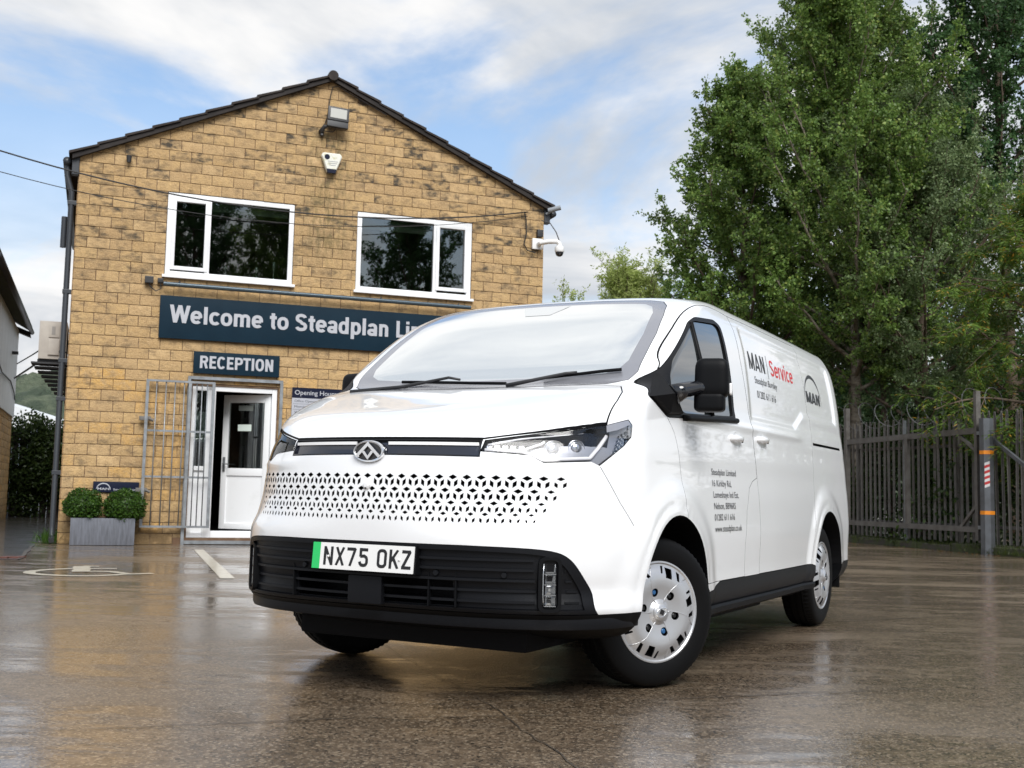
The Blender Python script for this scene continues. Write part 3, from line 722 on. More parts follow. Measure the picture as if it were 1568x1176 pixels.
q = MB(); q.tube([(-.19, -.02, .05), (-.14, -.02, .20), (-.10, -.02, .55), (-.07, -.02, .70), (.02, -.03, .72), (.20, -.04, .63), (.8, -.05, .36)], .007, 6); q.build('cable', M['cable'], fl)
# alarm box
al = wthing('alarm_box', 3.65, -.012, 5.738, 'white wedge-shaped alarm box stained with lichen on the gable', 'alarm box')
M['alarm'] = mat('aged_white_plastic', (.70,.70,.62), .4, var=(14,(.45,.42,.20),.52,.72))
P = round2([(-.062, .0), (.062, .0), (.165, .27), (.135, .315), (-.135, .315), (-.165, .27)], .03, 4)
q = MB(); q.prism([(a, 0, b) for a, b in P], (0, 0, 0), (0, -.055, 0)); P2 = [(a*.88, .16 + (b-.16)*.88) for a, b in P]; n = len(P)
q.add([(a, -.055, b) for a, b in P] + [(a, -.075, b) for a, b in P2], [(i, (i+1) % n, n+(i+1) % n, n+i) for i in range(n)] + [tuple(range(n, 2*n))]); q.build('case', M['alarm'], al, smooth=30)
q = MB(); q.prism([(a, 0, b) for a, b in ((-.060, -.004), (.060, -.004), (.078, .058), (-.078, .058))], (0, -.082, 0), (0, -.03, 0)); q.build('strobe', M['navy2'], al)
q = MB(); q.prism([(-.075 + .042*math.cos(2*math.pi*j/20), 0, .245 + .042*math.sin(2*math.pi*j/20)) for j in range(20)], (0, -.078, 0), (0, -.072, 0)); q.build('logo_disc', M['navy2'], al)
for i, w in enumerate((.16, .14, .10)): q = MB(); q.box((-w*.4, -.0775, .175-i*.03), (w*.6, -.0745, .184-i*.03)); q.build('print_line', mat('grey_print', (.30,.31,.33), .6), al)
# dome camera at the right corner
cc = wthing('security_camera', 7.18, -.012, 4.95, 'white dome security camera on a bracket at the right corner of the gable', 'camera')
M['camwhite'] = mat('white_camera_case', (.75,.75,.74), .3)
q = MB(); q.box((-.16, -.05, -.09), (.02, .0, .09), 0, .01); q.tube([(-.05, -.05, 0), (-.05, -.14, 0), (.06, -.20, .02), (.20, -.22, .03), (.245, -.22, .0), (.25, -.22, -.05)], [.045, .04, .04, .04, .04, .05], 12); q.build('bracket', M['camwhite'], cc, smooth=45)
q = MB(); q.lathe([(0, -.04), (.062, -.045), (.075, -.07), (.078, -.13), (.070, -.145)], 24, 0, 'z'); o = q.build('housing', M['camwhite'], cc, smooth=40); o.location = (.25, -.22, 0)
q = MB(); q.lathe([(.068, -.14), (.066, -.165), (.05, -.20), (.025, -.215), (0, -.22)], 24, 0, 'z'); o = q.build('dome', M['gloss'], cc, smooth=True); o.location = (.25, -.22, 0)
q = MB(); q.box((-.08, -.07, .12), (.02, 0, .24), 0, .01); q.tube([(.0, -.03, .40), (.12, -.10, .36), (.20, -.18, .20), (.24, -.22, .06)], .010, 6); q.build('cable_box', M['blackmetal'], cc, smooth=40)
q = MB(); q.tube([(-.30, -.02, .52), (-.27, -.02, .38), (-.26, -.02, .15), (-.30, -.02, -.02), (-.24, -.02, -.12), (-.10, -.03, -.15)], .010, 6); q.build('cable', M['cable'], cc, smooth=40)
cb = wthing('bullet_camera', 7.30, -.02, 5.52, 'small grey bullet camera under the right eaves', 'camera')
q = MB(); q.tube([(-.04, -.02, -.05), (.04, -.08, .0)], .022, 8); q.tube([(-.02, -.06, .0), (.16, -.16, .05)], .042, 12); q.build('camera_body', mat('grey_case', (.25,.27,.29), .35), cb, smooth=40)
ve = wthing('eaves_lamp', .672, -.012, 5.61, 'tiny dark outdoor sensor under the left slope of the roof', 'sensor')
q = MB(); q.tube([(0, 0, .0), (0, -.06, 0)], .022, 8); q.tube([(0, -.055, .04), (0, -.055, -.06)], [.042, .030], 10); q.build('sensor_body', M['blackmetal'], ve, smooth=40)

# hinged security grille, folded back against the wall, and its fixed frame
sf = wthing('grille_frame', 2.34, -.03, 0, 'galvanised steel frame bolted round the entrance', 'frame')
q = MB(); q.bar((-.66, 0, 0), (-.66, 0, 2.42), .045, .045); q.build('post', M['galv'], sf); q = MB(); q.bar((.685, 0, 0), (.685, 0, 2.42), .045, .045); q.build('post', M['galv'], sf)
q = MB(); q.bar((-.68, 0, 2.44), (.705, 0, 2.44), .045, .045); q.build('head_rail', M['galv'], sf)
q = MB(); q.bar((-.635, 0, .035), (.66, 0, .035), .04, .05); q.build('foot_rail', M['galv'], sf)
sg_ = wthing('security_grille', 1.56, -.105, .25, 'galvanised barred security grille folded open left of the door', 'security gate')
q = MB(); q.bar((-.465, 0, .02), (-.465, 0, 2.10), .042, .042); q.build('stile', M['galv'], sg_); q = MB(); q.bar((.465, 0, .02), (.465, 0, 2.10), .042, .042); q.build('stile', M['galv'], sg_)
q = MB(); q.bar((-.486, 0, 2.115), (.486, 0, 2.115), .042, .030); q.build('rail', M['galv'], sg_); q = MB(); q.bar((-.486, 0, .010), (.486, 0, .010), .042, .030); q.build('rail', M['galv'], sg_)
q = MB(); q.bar((.13, .0, .02), (.13, 0, 2.10), .045, .045); q.build('stile', M['galv'], sg_)
for x in (-.340, -.208, -.080, .048, .225, .300, .375): q = MB(); q.tube([(x, 0, .02), (x, 0, 2.10)], .0085, 8); q.build('bar', M['galv'], sg_, smooth=True)
for z in (1.39, .725): q = MB(); q.bar((-.445, .012, z), (.445, .012, z), .008, .030); q.build('flat_rail', M['galv'], sg_)
for z in (1.56, .53): q = MB(); q.box((-.56, -.02, z-.03), (-.40, .05, z+.03), 0, .008); q.tube([(-.43, -.01, z), (-.36, -.01, z-.03)], .022, 8); q.build('latch', M['galv_dull'], sg_, smooth=40)

# ------------------------------------------------------------------ planter with two clipped box shrubs
M['zinc'] = mat('zinc_planter', (.17,.18,.21), .42, .45, var=(5,(.11,.115,.13)), rvar=(9,.3,.6), scale=(6,6,.7))
M['soil'] = mat('soil', (.02,.014,.01), .9, bump=(60,.6,.02))
pl = wthing('zinc_planter', .585, -.21, 0, 'long grey zinc planter standing against the stone wall', 'planter')
q = MB(); w, d, h = .425, .165, .378
q.box((-w, -d, .004), (w, -d+.012, h), 0, .004); q.box((-w, d-.012, .004), (w, d, h), 0, .004); q.box((-w, -d+.012, .004), (-w+.012, d-.012, h), 0, .004); q.box((w-.012, -d+.012, .004), (w, d-.012, h), 0, .004); q.build('trough', M['zinc'], pl, smooth=30)
q = MB(); q.box((-w+.013, -d+.013, .01), (w-.013, d-.013, h-.03)); q.build('soil', M['soil'], pl)
# ------------------------------------------------------------------ flank: air conditioner and outside stair
ac = wthing('air_conditioner', -.24, 1.0, 2.66, 'beige air conditioner unit hung on the left flank of the building', 'air conditioner')
M['ac'] = mat('beige_ac_case', (.42,.38,.33), .5, var=(6,(.36,.32,.28)))
q = MB(); q.box((-.19, -.42, 0), (.19, .42, .56), 0, .012); q.build('case', M['ac'], ac, smooth=30)
q = MB(); q.box((-.06, -.445, .06), (.09, -.421, .30), 0, .008); q.build('valve_cover', M['ac'], ac, smooth=30); q = MB(); q.box((-.06, -.435, .32), (.09, -.421, .52), 0, .006); q.build('panel', M['ac'], ac, smooth=30)
q = MB(); q.box((-.02, -.438, .36), (.03, -.4355, .48)); q.build('label_plate', mat('grey_plate', (.25,.23,.21), .5), ac)
for y in (-.34, .34): q = MB(); q.bar((-.20, y, -.02), (.24, y, -.02), .04, .035); q.build('bracket', M['blackmetal'], ac)
q = MB(); q.tube([(.10, -.44, .12), (.20, -.40, .10), (.21, -.2, .3)], .02, 8); q.build('pipe', M['cable'], ac, smooth=40)
stp = wthing('outside_stair', -.26, .9, 0, 'stacked black steel treads below the air conditioner at the building flank', 'staircase')
for k in range(9): q = MB(); q.box((-.26 + k*.042, -.35 + k*.16, 2.585 - k*.050), (.25, .0 + k*.16, 2.610 - k*.050)); q.build('tread', M['blackmetal'], stp)
q = MB(); q.bar((.20, -.3, 2.57), (.20, 1.2, 2.10), .03, .06); q.build('stringer', M['blackmetal'], stp)

# cups on the upstairs sills
M['cup'] = mat('silver_cup', (.70,.70,.68), .2, .9)
for t, hgt, lab in ((2.14, .13, 'small silver trophy cup behind the left upstairs window'), (2.60, .16, 'middle silver trophy cup behind the left upstairs window'), (2.86, .27, 'tall slim silver trophy behind the left upstairs window'), (4.52, .15, 'pale ornament behind the right upstairs window')):
    o = wthing('trophy', t, .17, 25*CO + .09, lab, 'trophy', 'ornaments on the upstairs sills')
    q = MB(); q.lathe([(0, 0), (.035, 0), (.032, .02), (.010, .03), (.009, hgt*.45), (.030, hgt*.6), (.040, hgt*.85), (.036, hgt), (0, hgt*.97)], 14, 0, 'z'); q.build('cup', M['cup'], o, smooth=40)
    q = MB(); q.box((-.045, -.04, -.09), (.045, .04, 0)); q.build('plinth', M['blackmetal'], o)
# ================================================================== NEIGHBOURING WALL, HEDGE, DISTANCE
nb = wthing('neighbour_building', -1.44, 2.0, 0, 'white clad building with stone base left of the alley', 'building')
M['clad'] = mat('white_cladding', (.80,.82,.84), .45, var=(2,(.68,.70,.72)), scale=(1,1,.3))
M['moss_tile'] = mat('mossy_roof_edge', (.035,.032,.022), .85, var=(7,(.07,.075,.02)), bump=(30,.8,.03))
q = MB(); q.box((-.40, 0, 0), (-.013, 9.4, 2.34)); q.build('wall', M['mortar'], nb)
for y0, y1 in ((0, .3), (9.1, 9.4)):
    q = MB(); q.box((-6.4, y0, 0), (-.41, y1, 2.34)); q.build('end_wall', M['stone_side'], nb)
    q = MB(); q.prism([(-6.4, 0, 2.345), (-.205, 0, 2.345), (-.205, 0, 4.5), (-3.35, 0, 6.3), (-6.4, 0, 4.55)], (0, y0 + .02, 0), (0, y1 - .02, 0)); q.build('end_gable', M['clad'], nb)
blk = [b for b in block_list(5.4, 0, 2.33, [], False, 5)]
lay_blocks(blk, nb, 300, 21, False, lambda v: (-v[1], 4.0 + v[0], v[2]))
for k in range(31):                                                    # vertical cladding boards
    y = k*.305; q = MB(); q.box((-.10, y, 2.32), (.035, y+.285, 4.36), 0, .012); q.build('cladding_board', M['clad'], nb)
q = MB(); q.box((-.20, 0, 2.36), (.0, 9.4, 4.34)); q.build('cladding_backing', M['clad'], nb)
q = MB(); q.prism([(.30, 0, 4.36), (.30, 0, 4.50), (-3.4, 0, 6.6), (-3.4, 0, 6.42)], (0, -.2, 0), (0, 9.65, 0)); q.build('roof', M['moss_tile'], nb)
q = MB(); q.prism([(-3.41, 0, 6.42), (-3.41, 0, 6.6), (-6.9, 0, 4.62), (-6.9, 0, 4.45)], (0, -.2, 0), (0, 9.65, 0)); q.build('roof', M['moss_tile'], nb)
q = MB(); q.prism([(.27, 0, 4.34), (.29, 0, 4.22), (-.2, 0, 4.40), (-.2, 0, 4.52)], (0, 9.40, 0), (0, 9.66, 0)); q.build('verge_board', M['barge'], nb)
q = MB(); q.tube([(.30, -.2, 4.36), (.30, 9.7, 4.36)], .055, 8); q.build('gutter', M['dkpipe'], nb, smooth=True)
q = MB(); q.box((-.0, 7.6, 3.62), (.16, 7.75, 3.68)); q.build('bracket', M['blackmetal'], nb)
q = MB(); q.tube([(.05, 2, 3.35), (.06, 5, 2.98), (.05, 7.5, 3.02), (.06, 8.6, 2.85), (.05, 9.2, 2.72)], .012, 6); q.build('cable', M['cable'], nb)
cab = wthing('alley_cable', -1.25, 9.0, 3.35, 'pair of thin cables spanning the alley to the air conditioner', 'cable')
q = MB(); q.tube([(0, 0, 0), (.5, -4.0, -.20), (.95, -7.5, -.35)], .012, 6); q.build('wire', M['cable'], cab)
q = MB(); q.tube([(0, -.5, -.35), (.5, -4.0, -.42), (.95, -7.5, -.50)], .018, 6); q.build('wire', M['cable'], cab)

# overhead line: two cables from beyond the left edge to the right corner of the gable
def sag(a, b, s, n=24):
    a, b = Vector(a), Vector(b); return [a.lerp(b, t) - Vector((0, 0, s*4*t*(1-t))) for t in np.linspace(0, 1, n)]
for nm, pts, r, lab in (('overhead_cable', [(-16, -5.2, 8.6), (-1.0, -.75, 5.33), (6.93, -.04, 5.47)], .011, 'upper black overhead cable crossing in front of the upstairs windows'),
                        ('overhead_cable', [(-16, -5.0, 7.6), (-1.0, -.72, 5.05), (6.93, -.04, 5.40)], .006, 'thin lower overhead wire crossing in front of the upstairs windows')):
    o = wthing(nm, 0, 0, 0, lab, 'cable', 'overhead cables'); q = MB()
    P = sag(pts[0], pts[1], .15)[:-1] + sag(pts[1], pts[2], .42); q.tube(P, r, 6); q.build('wire', M['cable'], o, smooth=True)

# ================================================================== LEAVES
def leaf_mat(name, ca, cb, cc=None, trans=.42, rough=.45):
    m = bpy.data.materials.new(name); m.use_nodes = True; N, L = m.node_tree.nodes, m.node_tree.links; N.clear()
    out = N.new('ShaderNodeOutputMaterial'); g = N.new('ShaderNodeNewGeometry'); r = N.new('ShaderNodeValToRGB'); e = r.color_ramp.elements
    e[0].color = (*ca, 1); e[1].color = (*cb, 1)
    if cc: k = e.new(.88); k.color = (*cb, 1); e[2].position = 1; e[2].color = (*cc, 1)
    L.new(g.outputs['Random Per Island'], r.inputs[0])
    tc = N.new('ShaderNodeTexCoord'); n = N.new('ShaderNodeTexNoise'); n.inputs['Scale'].default_value = .7; L.new(tc.outputs['Object'], n.inputs['Vector'])
    mr = N.new('ShaderNodeMapRange'); mr.inputs['From Min'].default_value = .3; mr.inputs['From Max'].default_value = .7; mr.inputs['To Min'].default_value = .72; mr.inputs['To Max'].default_value = 1.3; L.new(n.outputs[0], mr.inputs['Value'])
    mu = N.new('ShaderNodeMixRGB'); mu.blend_type = 'MULTIPLY'; mu.inputs[0].default_value = 1; L.new(r.outputs[0], mu.inputs[1]); L.new(mr.outputs[0], mu.inputs[2])
    b = N.new('ShaderNodeBsdfPrincipled'); b.inputs['Roughness'].default_value = rough; b.inputs['Specular IOR Level'].default_value = .35; L.new(mu.outputs[0], b.inputs['Base Color'])
    t = N.new('ShaderNodeBsdfTranslucent'); L.new(mu.outputs[0], t.inputs[0]); mx = N.new('ShaderNodeMixShader'); mx.inputs[0].default_value = trans
    L.new(b.outputs[0], mx.inputs[1]); L.new(t.outputs[0], mx.inputs[2]); L.new(mx.outputs[0], out.inputs[0]); return m
M['leaf'] = leaf_mat('alder_leaf', (.085,.155,.036), (.200,.305,.070), (.31,.36,.095))
M['leaf_grey'] = leaf_mat('grey_green_leaf', (.105,.160,.066), (.215,.285,.125))
M['leaf_dark'] = leaf_mat('dark_leaf', (.042,.098,.036), (.105,.200,.068))
M['leaf_light'] = leaf_mat('willow_leaf', (.26,.33,.09), (.44,.50,.18), trans=.5)
M['leaf_box'] = leaf_mat('box_leaf', (.020,.060,.008), (.075,.155,.018))
M['leaf_feather'] = leaf_mat('feathery_leaf', (.065,.135,.022), (.165,.25,.045), (.46,.24,.03))
M['leaf_moss'] = leaf_mat('moss_blade', (.030,.045,.010), (.075,.10,.02))
M['leaf_ivy'] = leaf_mat('ivy_leaf', (.018,.038,.011), (.058,.092,.022))
M['bark'] = mat('bark', (.085,.06,.042), .9, var=(6,(.15,.11,.08)), bump=(14,.8,.03), scale=(1,1,.4))
M['bark_pale'] = mat('pale_birch_bark', (.21,.18,.14), .8, var=(5,(.09,.07,.05),.45,.6), bump=(14,.5,.02), scale=(1,1,2.5))
def leaves_mesh(name, C, A, B, fold=.18):
    """C base points, A leaf axis vectors (full length), B half-width vectors"""
    n = len(C); N_ = np.cross(A, B); N_ /= np.linalg.norm(N_, axis=1)[:, None] + 1e-9
    hw = np.linalg.norm(B, axis=1)[:, None]
    V = np.empty((n, 4, 3), np.float32); V[:, 0] = C; V[:, 1] = C + A*.45 + B + N_*hw*fold*2; V[:, 2] = C + A; V[:, 3] = C + A*.45 - B + N_*hw*fold*2
    me = bpy.data.meshes.new(name); me.vertices.add(4*n); me.vertices.foreach_set('co', V.ravel())
    idx = (np.arange(n)*4)[:, None]; F = np.concatenate([idx, idx+1, idx+2, idx, idx+2, idx+3], 1).reshape(-1).astype(np.int32)
    me.loops.add(6*n); me.loops.foreach_set('vertex_index', F); me.polygons.add(2*n); me.polygons.foreach_set('loop_start', np.arange(0, 6*n, 3, dtype=np.int32)); me.polygons.foreach_set('loop_total', np.full(2*n, 3, np.int32))
    me.update(calc_edges=True); return me
def unit(v): return v / (np.linalg.norm(v, axis=-1, keepdims=True) + 1e-9)
def tree(name, loc, label, seed, H, crown0, radius, limbs, leaf, lm, bark, lean=(0, 0), rise=.9, subs=11, twigs=7, per=9, trunk_r=.14, group='trees behind the fence', prof=None, droop=0.0, feather=False, spread=1.0, cat='tree'):
    rs = np.random.RandomState(seed); root = empty(name, loc, 0, label, cat, group)
    hs = np.linspace(0, 1, 14); trunk = np.stack([lean[0]*hs**1.5*H + .12*np.sin(hs*5+seed), lean[1]*hs**1.5*H + .12*np.cos(hs*4+seed) - .12, hs*H], 1)
    q = MB(); q.tube([tuple(p) for p in trunk], [trunk_r*(1-.93*h)+.008 for h in hs], 9)
    C = []; A = []
    for i in range(limbs):
        f = (i + rs.rand())/limbs; h = crown0 + (1-crown0)*f*.97
        p0 = np.array([np.interp(h, hs, trunk[:, k]) for k in range(3)])
        env = prof(f) if prof else (math.sin(math.pi*min(1, .12 + f*.88))**.7*(1-.35*f))
        Lm = radius*env*rs.uniform(.72, 1.15); az = i*2.39996 + rs.uniform(-.4, .4); el = rise*rs.uniform(.6, 1.25)*(.55 + .6*f)
        d = np.array([math.cos(az)*math.cos(el), math.sin(az)*math.cos(el), math.sin(el)])
        k = 9; t = np.linspace(0, 1, k)[:, None]; bend = np.array([0, 0, 1.0])*(.30*Lm*t**2*(1 if not droop else -droop))
        P = p0 + d*Lm*t + bend + np.cumsum(rs.normal(0, .018*Lm, (k, 3)), 0)*t
        rr = max(.012, trunk_r*.42*(1-f*.8)); q.tube([tuple(p) for p in P], [rr*(1-.85*x)+.004 for x in np.linspace(0, 1, k)], 6, caps=False)
        for s in range(subs):
            u = .18 + .82*(s + rs.rand())/subs; a = u*(k-1); j = int(min(a, k-2)); b0 = P[j] + (P[j+1]-P[j])*(a-j); dl = unit(P[j+1]-P[j])
            d2 = unit(dl*.75 + rs.normal(0, .62, 3)*spread + np.array([0, 0, .22 if not droop else -.25*droop])); L2 = Lm*.36*(1.15-u*.55)*rs.uniform(.6, 1.25) + .12
            k2 = 4; Q = b0 + d2*L2*np.linspace(0, 1, k2)[:, None] + np.array([0, 0, 1])*(.10*L2*(np.linspace(0, 1, k2)[:, None])**2*(1 if not droop else -2.2*droop))
            q.tube([tuple(p) for p in Q], [.010, .007, .005, .003], 4, caps=False)
            for w in range(twigs):
                u2 = .15 + .85*(w + rs.rand())/twigs; a2 = u2*(k2-1); j2 = int(min(a2, k2-2)); c0 = Q[j2] + (Q[j2+1]-Q[j2])*(a2-j2)
                d3 = unit(unit(Q[j2+1]-Q[j2])*.6 + rs.normal(0, .7, 3)*spread + (np.array([0, 0, -.5*droop]))); L3 = rs.uniform(.16, .34)*(1.4 if feather else 1.0)
                if feather:
                    tt = (np.arange(per)+.5)/per; sd = unit(np.cross(d3, np.array([0, 0, 1.0])) + 1e-6); sgn = np.where(np.arange(per) % 2, 1, -1)[:, None]
                    cc = c0 + d3*L3*tt[:, None] - np.array([0, 0, .12])*(L3*tt[:, None]**2)
                    aa = unit(d3*.55 + sd*sgn*.8 + rs.normal(0, .12, (per, 3)) - np.array([0, 0, .18]))*leaf[0]*(1.1-.5*tt[:, None])
                else:
                    tt = rs.rand(per, 1); cc = c0 + d3*L3*tt + rs.normal(0, .035, (per, 3)); aa = unit(d3*.5 + rs.normal(0, .75, (per, 3)) + np.array([0, 0, -.25]))*leaf[0]*rs.uniform(.7, 1.2, (per, 1))
                C.append(cc); A.append(aa)
    q.build('trunk', bark, root, smooth=True)
    C = np.concatenate(C); A = np.concatenate(A); B = unit(np.cross(A, rs.normal(0, 1, A.shape) + (np.array([0, 0, 2.0]) if feather else 0)))*np.linalg.norm(A, axis=1)[:, None]*leaf[1]
    me = leaves_mesh('crown', C, A, B); obj('crown', me, lm, root)
    return root
def shrub_ball(name, loc, label, r, seed, group, lm, n=4600, leaf=.030, zs=.92):
    rs = np.random.RandomState(seed); root = empty(name, loc, 0, label, 'shrub', group)
    d = unit(rs.normal(0, 1, (n, 3))); lump = 1 + .07*np.sin(d[:, :1]*7+seed) + .06*np.sin(d[:, 1:2]*9) + .05*np.sin(d[:, 2:]*11)
    rad_ = r*lump*(1 - .30*rs.rand(n, 1)**2.2); C = d*rad_*np.array([1, 1, zs]); C[:, 2] += r*zs*.95
    A = unit(d*.35 + rs.normal(0, .75, (n, 3)))*leaf*rs.uniform(.7, 1.3, (n, 1)); B = unit(np.cross(A, d + rs.normal(0, .45, A.shape)))*leaf*.40
    obj('foliage', leaves_mesh('foliage', C, A, B), lm, root)
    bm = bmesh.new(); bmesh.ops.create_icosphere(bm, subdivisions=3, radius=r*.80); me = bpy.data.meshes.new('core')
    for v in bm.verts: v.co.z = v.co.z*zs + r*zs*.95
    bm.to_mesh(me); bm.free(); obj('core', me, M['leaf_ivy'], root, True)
    q = MB(); q.tube([(0, 0, -.06), (0, 0, r*.5)], .015, 6); q.build('stem', M['bark'], root)
shrub_ball('box_shrub', BM @ Vector((.305, -.21, .33)), 'round clipped box shrub at the downpipe end of the planter', .250, 3, 'clipped box shrubs', M['leaf_box'])
shrub_ball('box_shrub', BM @ Vector((.865, -.21, .315)), 'round clipped box shrub at the grille end of the planter', .262, 8, 'clipped box shrubs', M['leaf_box'])
def scatter(name, boxes, n, leaf, lm, seed, label=None, kind='stuff', parent=None, cat=None):
    """loose foliage through a list of (centre, half sizes) lumps"""
    rs = np.random.RandomState(seed); C = []
    w = np.array([np.prod(b[1])**.66 for b in boxes]); w = (w/w.sum()*n).astype(int)
    for (c, h), k in zip(boxes, w):
        d = unit(rs.normal(0, 1, (k, 3)))*(rs.rand(k, 1)**.28); C.append(np.array(c) + d*np.array(h))
    C = np.concatenate(C); C[:, 2] = np.maximum(C[:, 2], .02); k = len(C)
    A = unit(rs.normal(0, 1, (k, 3)) + np.array([0, 0, -.3]))*leaf*rs.uniform(.6, 1.3, (k, 1)); B = unit(np.cross(A, rs.normal(0, 1, A.shape)))*leaf*.36
    o = obj(name, leaves_mesh(name, C, A, B), lm, parent)
    if kind: o['kind'] = kind
    return tag(o, label, cat)
# ivy-covered boards closing the alley
av = wthing('alley_fence', -.55, 12.2, 0, 'dark board fence smothered in ivy at the end of the alley', 'fence')
for k in range(14): q = MB(); q.box((-1.6 + k*.17, .10 + .012*(k % 2), 0), (-1.435 + k*.17, .13 + .012*(k % 2), 2.0 + .03*((k*7) % 3))); q.build('board', M['barge'], av)
rs = np.random.RandomState(4); lumps = [((rs.uniform(-1.6, .9), rs.uniform(-.25, .2), rs.uniform(.25, 2.25)), (.45, .25, .38)) for _ in range(40)]
o = scatter('ivy', lumps, 17000, .085, M['leaf_ivy'], 6, parent=av)
# distance: wooded hill, metal sheds
def hill():
    rs = np.random.RandomState(2); nx, ny = 260, 60; X = np.linspace(-420, 420, nx); Y = np.linspace(230, 420, ny); XX, YY = np.meshgrid(X, Y)
    u = (YY-230)/190; Z = 44*np.sin(np.clip(u*1.35, 0, 1)*math.pi/2)*(.85 + .18*np.sin(XX/70+1.2) + .08*np.sin(XX/23)) - 1
    Z += rs.rand(ny, nx)*3.2 + 2.0*np.sin(XX/3.1 + 2*np.sin(YY/7))*np.sin(YY/4.3)
    V = np.stack([XX, YY, Z], -1).reshape(-1, 3); F = [(j*nx+i, j*nx+i+1, (j+1)*nx+i+1, (j+1)*nx+i) for j in range(ny-1) for i in range(nx-1)]
    me = bpy.data.meshes.new('hill'); me.from_pydata([tuple(v) for v in V], [], F); return me
M['hillwood'] = mat('far_woodland', (.050,.072,.045), .9, var=(.16,(.11,.135,.085),.42,.58), bump=(.35,1.0,4.0))
tag(obj('hill', hill(), M['hillwood']), 'far green wooded hill seen through the alley', kind='structure')
M['shed_roof'] = mat('pale_metal_roof', (.62,.64,.66), .45, var=(.5,(.45,.43,.42),.55,.7)); M['shed_wall'] = mat('blue_grey_sheet', (.33,.40,.48), .5); M['shed_red'] = mat('rust_red_roof', (.40,.16,.08), .6)
sh = empty('far_shed', (-54, 118, 0), .15, 'far shed with pale metal roof at the end of the alley', 'shed')
q = MB(); q.box((-6, 0, 0), (9, 14, 6.6)); q.build('wall', M['shed_wall'], sh)
q = MB(); q.prism([(-6.4, 0, 9.4), (-1.0, 0, 9.6), (9.4, 0, 6.5), (9.4, 0, 6.2), (-6.4, 0, 6.4)], (0, -.4, 0), (0, 14.5, 0)); q.build('roof', M['shed_roof'], sh)
for k in range(24): q = MB(); q.box((-5.8 + k*.62, -.12, 0), (-5.5 + k*.62, 0, 6.2)); q.build('wall_rib', M['shed_wall'], sh)
sh2 = empty('far_shed', (-50, 150, 0), .1, 'far shed with rust red roof behind the pale one', 'shed')
q = MB(); q.box((-6, 0, 0), (10, 10, 10.0)); q.build('wall', M['shed_wall'], sh2); q = MB(); q.prism([(-6.4, 0, 9.9), (2, 0, 11.6), (10.4, 0, 9.9)], (0, -.4, 0), (0, 10.4, 0)); q.build('roof', M['shed_red'], sh2)

# ================================================================== PALISADE FENCE, GATE, RAZOR WIRE
FO, FA = (7.93, 19.25, 0.0), math.atan2(.955, -.297)
FM = Matrix.Translation(FO) @ Matrix.Rotation(FA, 4, 'Z')
pf = empty('palisade_fence', FO, FA, 'grey steel palisade fence with pointed pales behind the yard gate', 'fence')
def pale_mesh():
    w = .034; P = [(-w, -.004), (-w*.6, .010), (-.008, .010), (0, .004), (.008, .010), (w*.6, .010), (w, -.004)]; V = []; n = len(P)
    for z, s in ((0, 1), (2.10, 1), (2.24, .40)): V += [(x*s, y, z) for x, y in P]
    V2 = [(x, y-.003, z) for x, y, z in V]; m = len(V); F = []
    for k in range(2): F += [(k*n+i, k*n+i+1, (k+1)*n+i+1, (k+1)*n+i) for i in range(n-1)]
    F += [tuple(m+i for i in f[::-1]) for f in F] + [(k*n, (k+1)*n, m+(k+1)*n, m+k*n) for k in range(2)] + [(k*n+n-1, m+k*n+n-1, m+(k+1)*n+n-1, (k+1)*n+n-1) for k in range(2)]
    q = MB(); q.add(V + V2, F); me = q.mesh('pale', False); me.materials.append(M['galv_dull']); return me
PALE = pale_mesh(); rs_ = random.Random(5)
for k in range(84):
    s = -2.6 + k*.148; o = bpy.data.objects.new('pale', PALE); COL.objects.link(o); o.parent = pf; o.location = (s, -.24, .16 + rs_.uniform(-.015, .015)); o.rotation_euler = (rs_.uniform(-.01, .01), rs_.uniform(-.012, .012), math.pi + rs_.uniform(-.1, .1))
for z in (.45, 1.85): q = MB(); q.bar((-2.7, -.28, z), (9.9, -.28, z), .045, .05); q.build('rail', M['galv_dull'], pf)
for s in (-2.5, 1.0, 3.98, 6.8, 9.6): q = MB(); q.bar((s, -.32, 0), (s, -.32, 2.35), .08, .10); q.build('post', M['galv_dull'], pf)
q = MB(); q.bar((2.28, -.16, .0), (2.28, -.16, 2.36), .05, .03); q.build('bright_post', M['galv'], pf)
gt = empty('yard_gate', FO, FA, 'grey steel yard gate leaf with braces standing open along the fence', 'gate')
def gbar(name, p, q_, w, h): m = MB(); m.bar(p, q_, w, h); return m.build(name, M['galv_dull'], gt)
gbar('stile', (.10, 0, .22), (.10, 0, 2.74), .09, .07); gbar('stile', (3.92, 0, .20), (3.92, 0, 2.68), .09, .08); gbar('stile', (2.0, 0, .42), (2.0, 0, 2.02), .085, .07)
gbar('rail', (.10, .0, 2.07), (3.92, .0, 2.00), .07, .10); gbar('rail', (.10, .0, .40), (3.92, .0, .40), .07, .09)
gbar('brace', (.12, .0, 1.72), (.62, .0, 2.05), .05, .05); gbar('brace', (.12, .0, .82), (.55, .0, .42), .05, .05)
for z in (.44, 2.02): q = MB(); q.tube([(.10, .0, z), (-.12, .0, z)], .03, 10); q.box((.0, -.05, z-.03), (.06, .05, z+.03)); q.build('hinge', M['galv'], gt)
gp = empty('gate_post', FM @ Vector((-.14, .02, 0)), FA, 'stout grey gate post with orange reflective bands and red and white tape', 'post')
M['post'] = mat('post_steel', (.13,.14,.155), .5, .4, var=(4,(.09,.095,.10))); M['orange'] = mat('orange_reflector', (.80,.26,.02), .4); M['tape_red'] = mat('red_tape', (.45,.03,.03), .4); M['tape_white'] = mat('white_tape', (.6,.6,.6), .4)
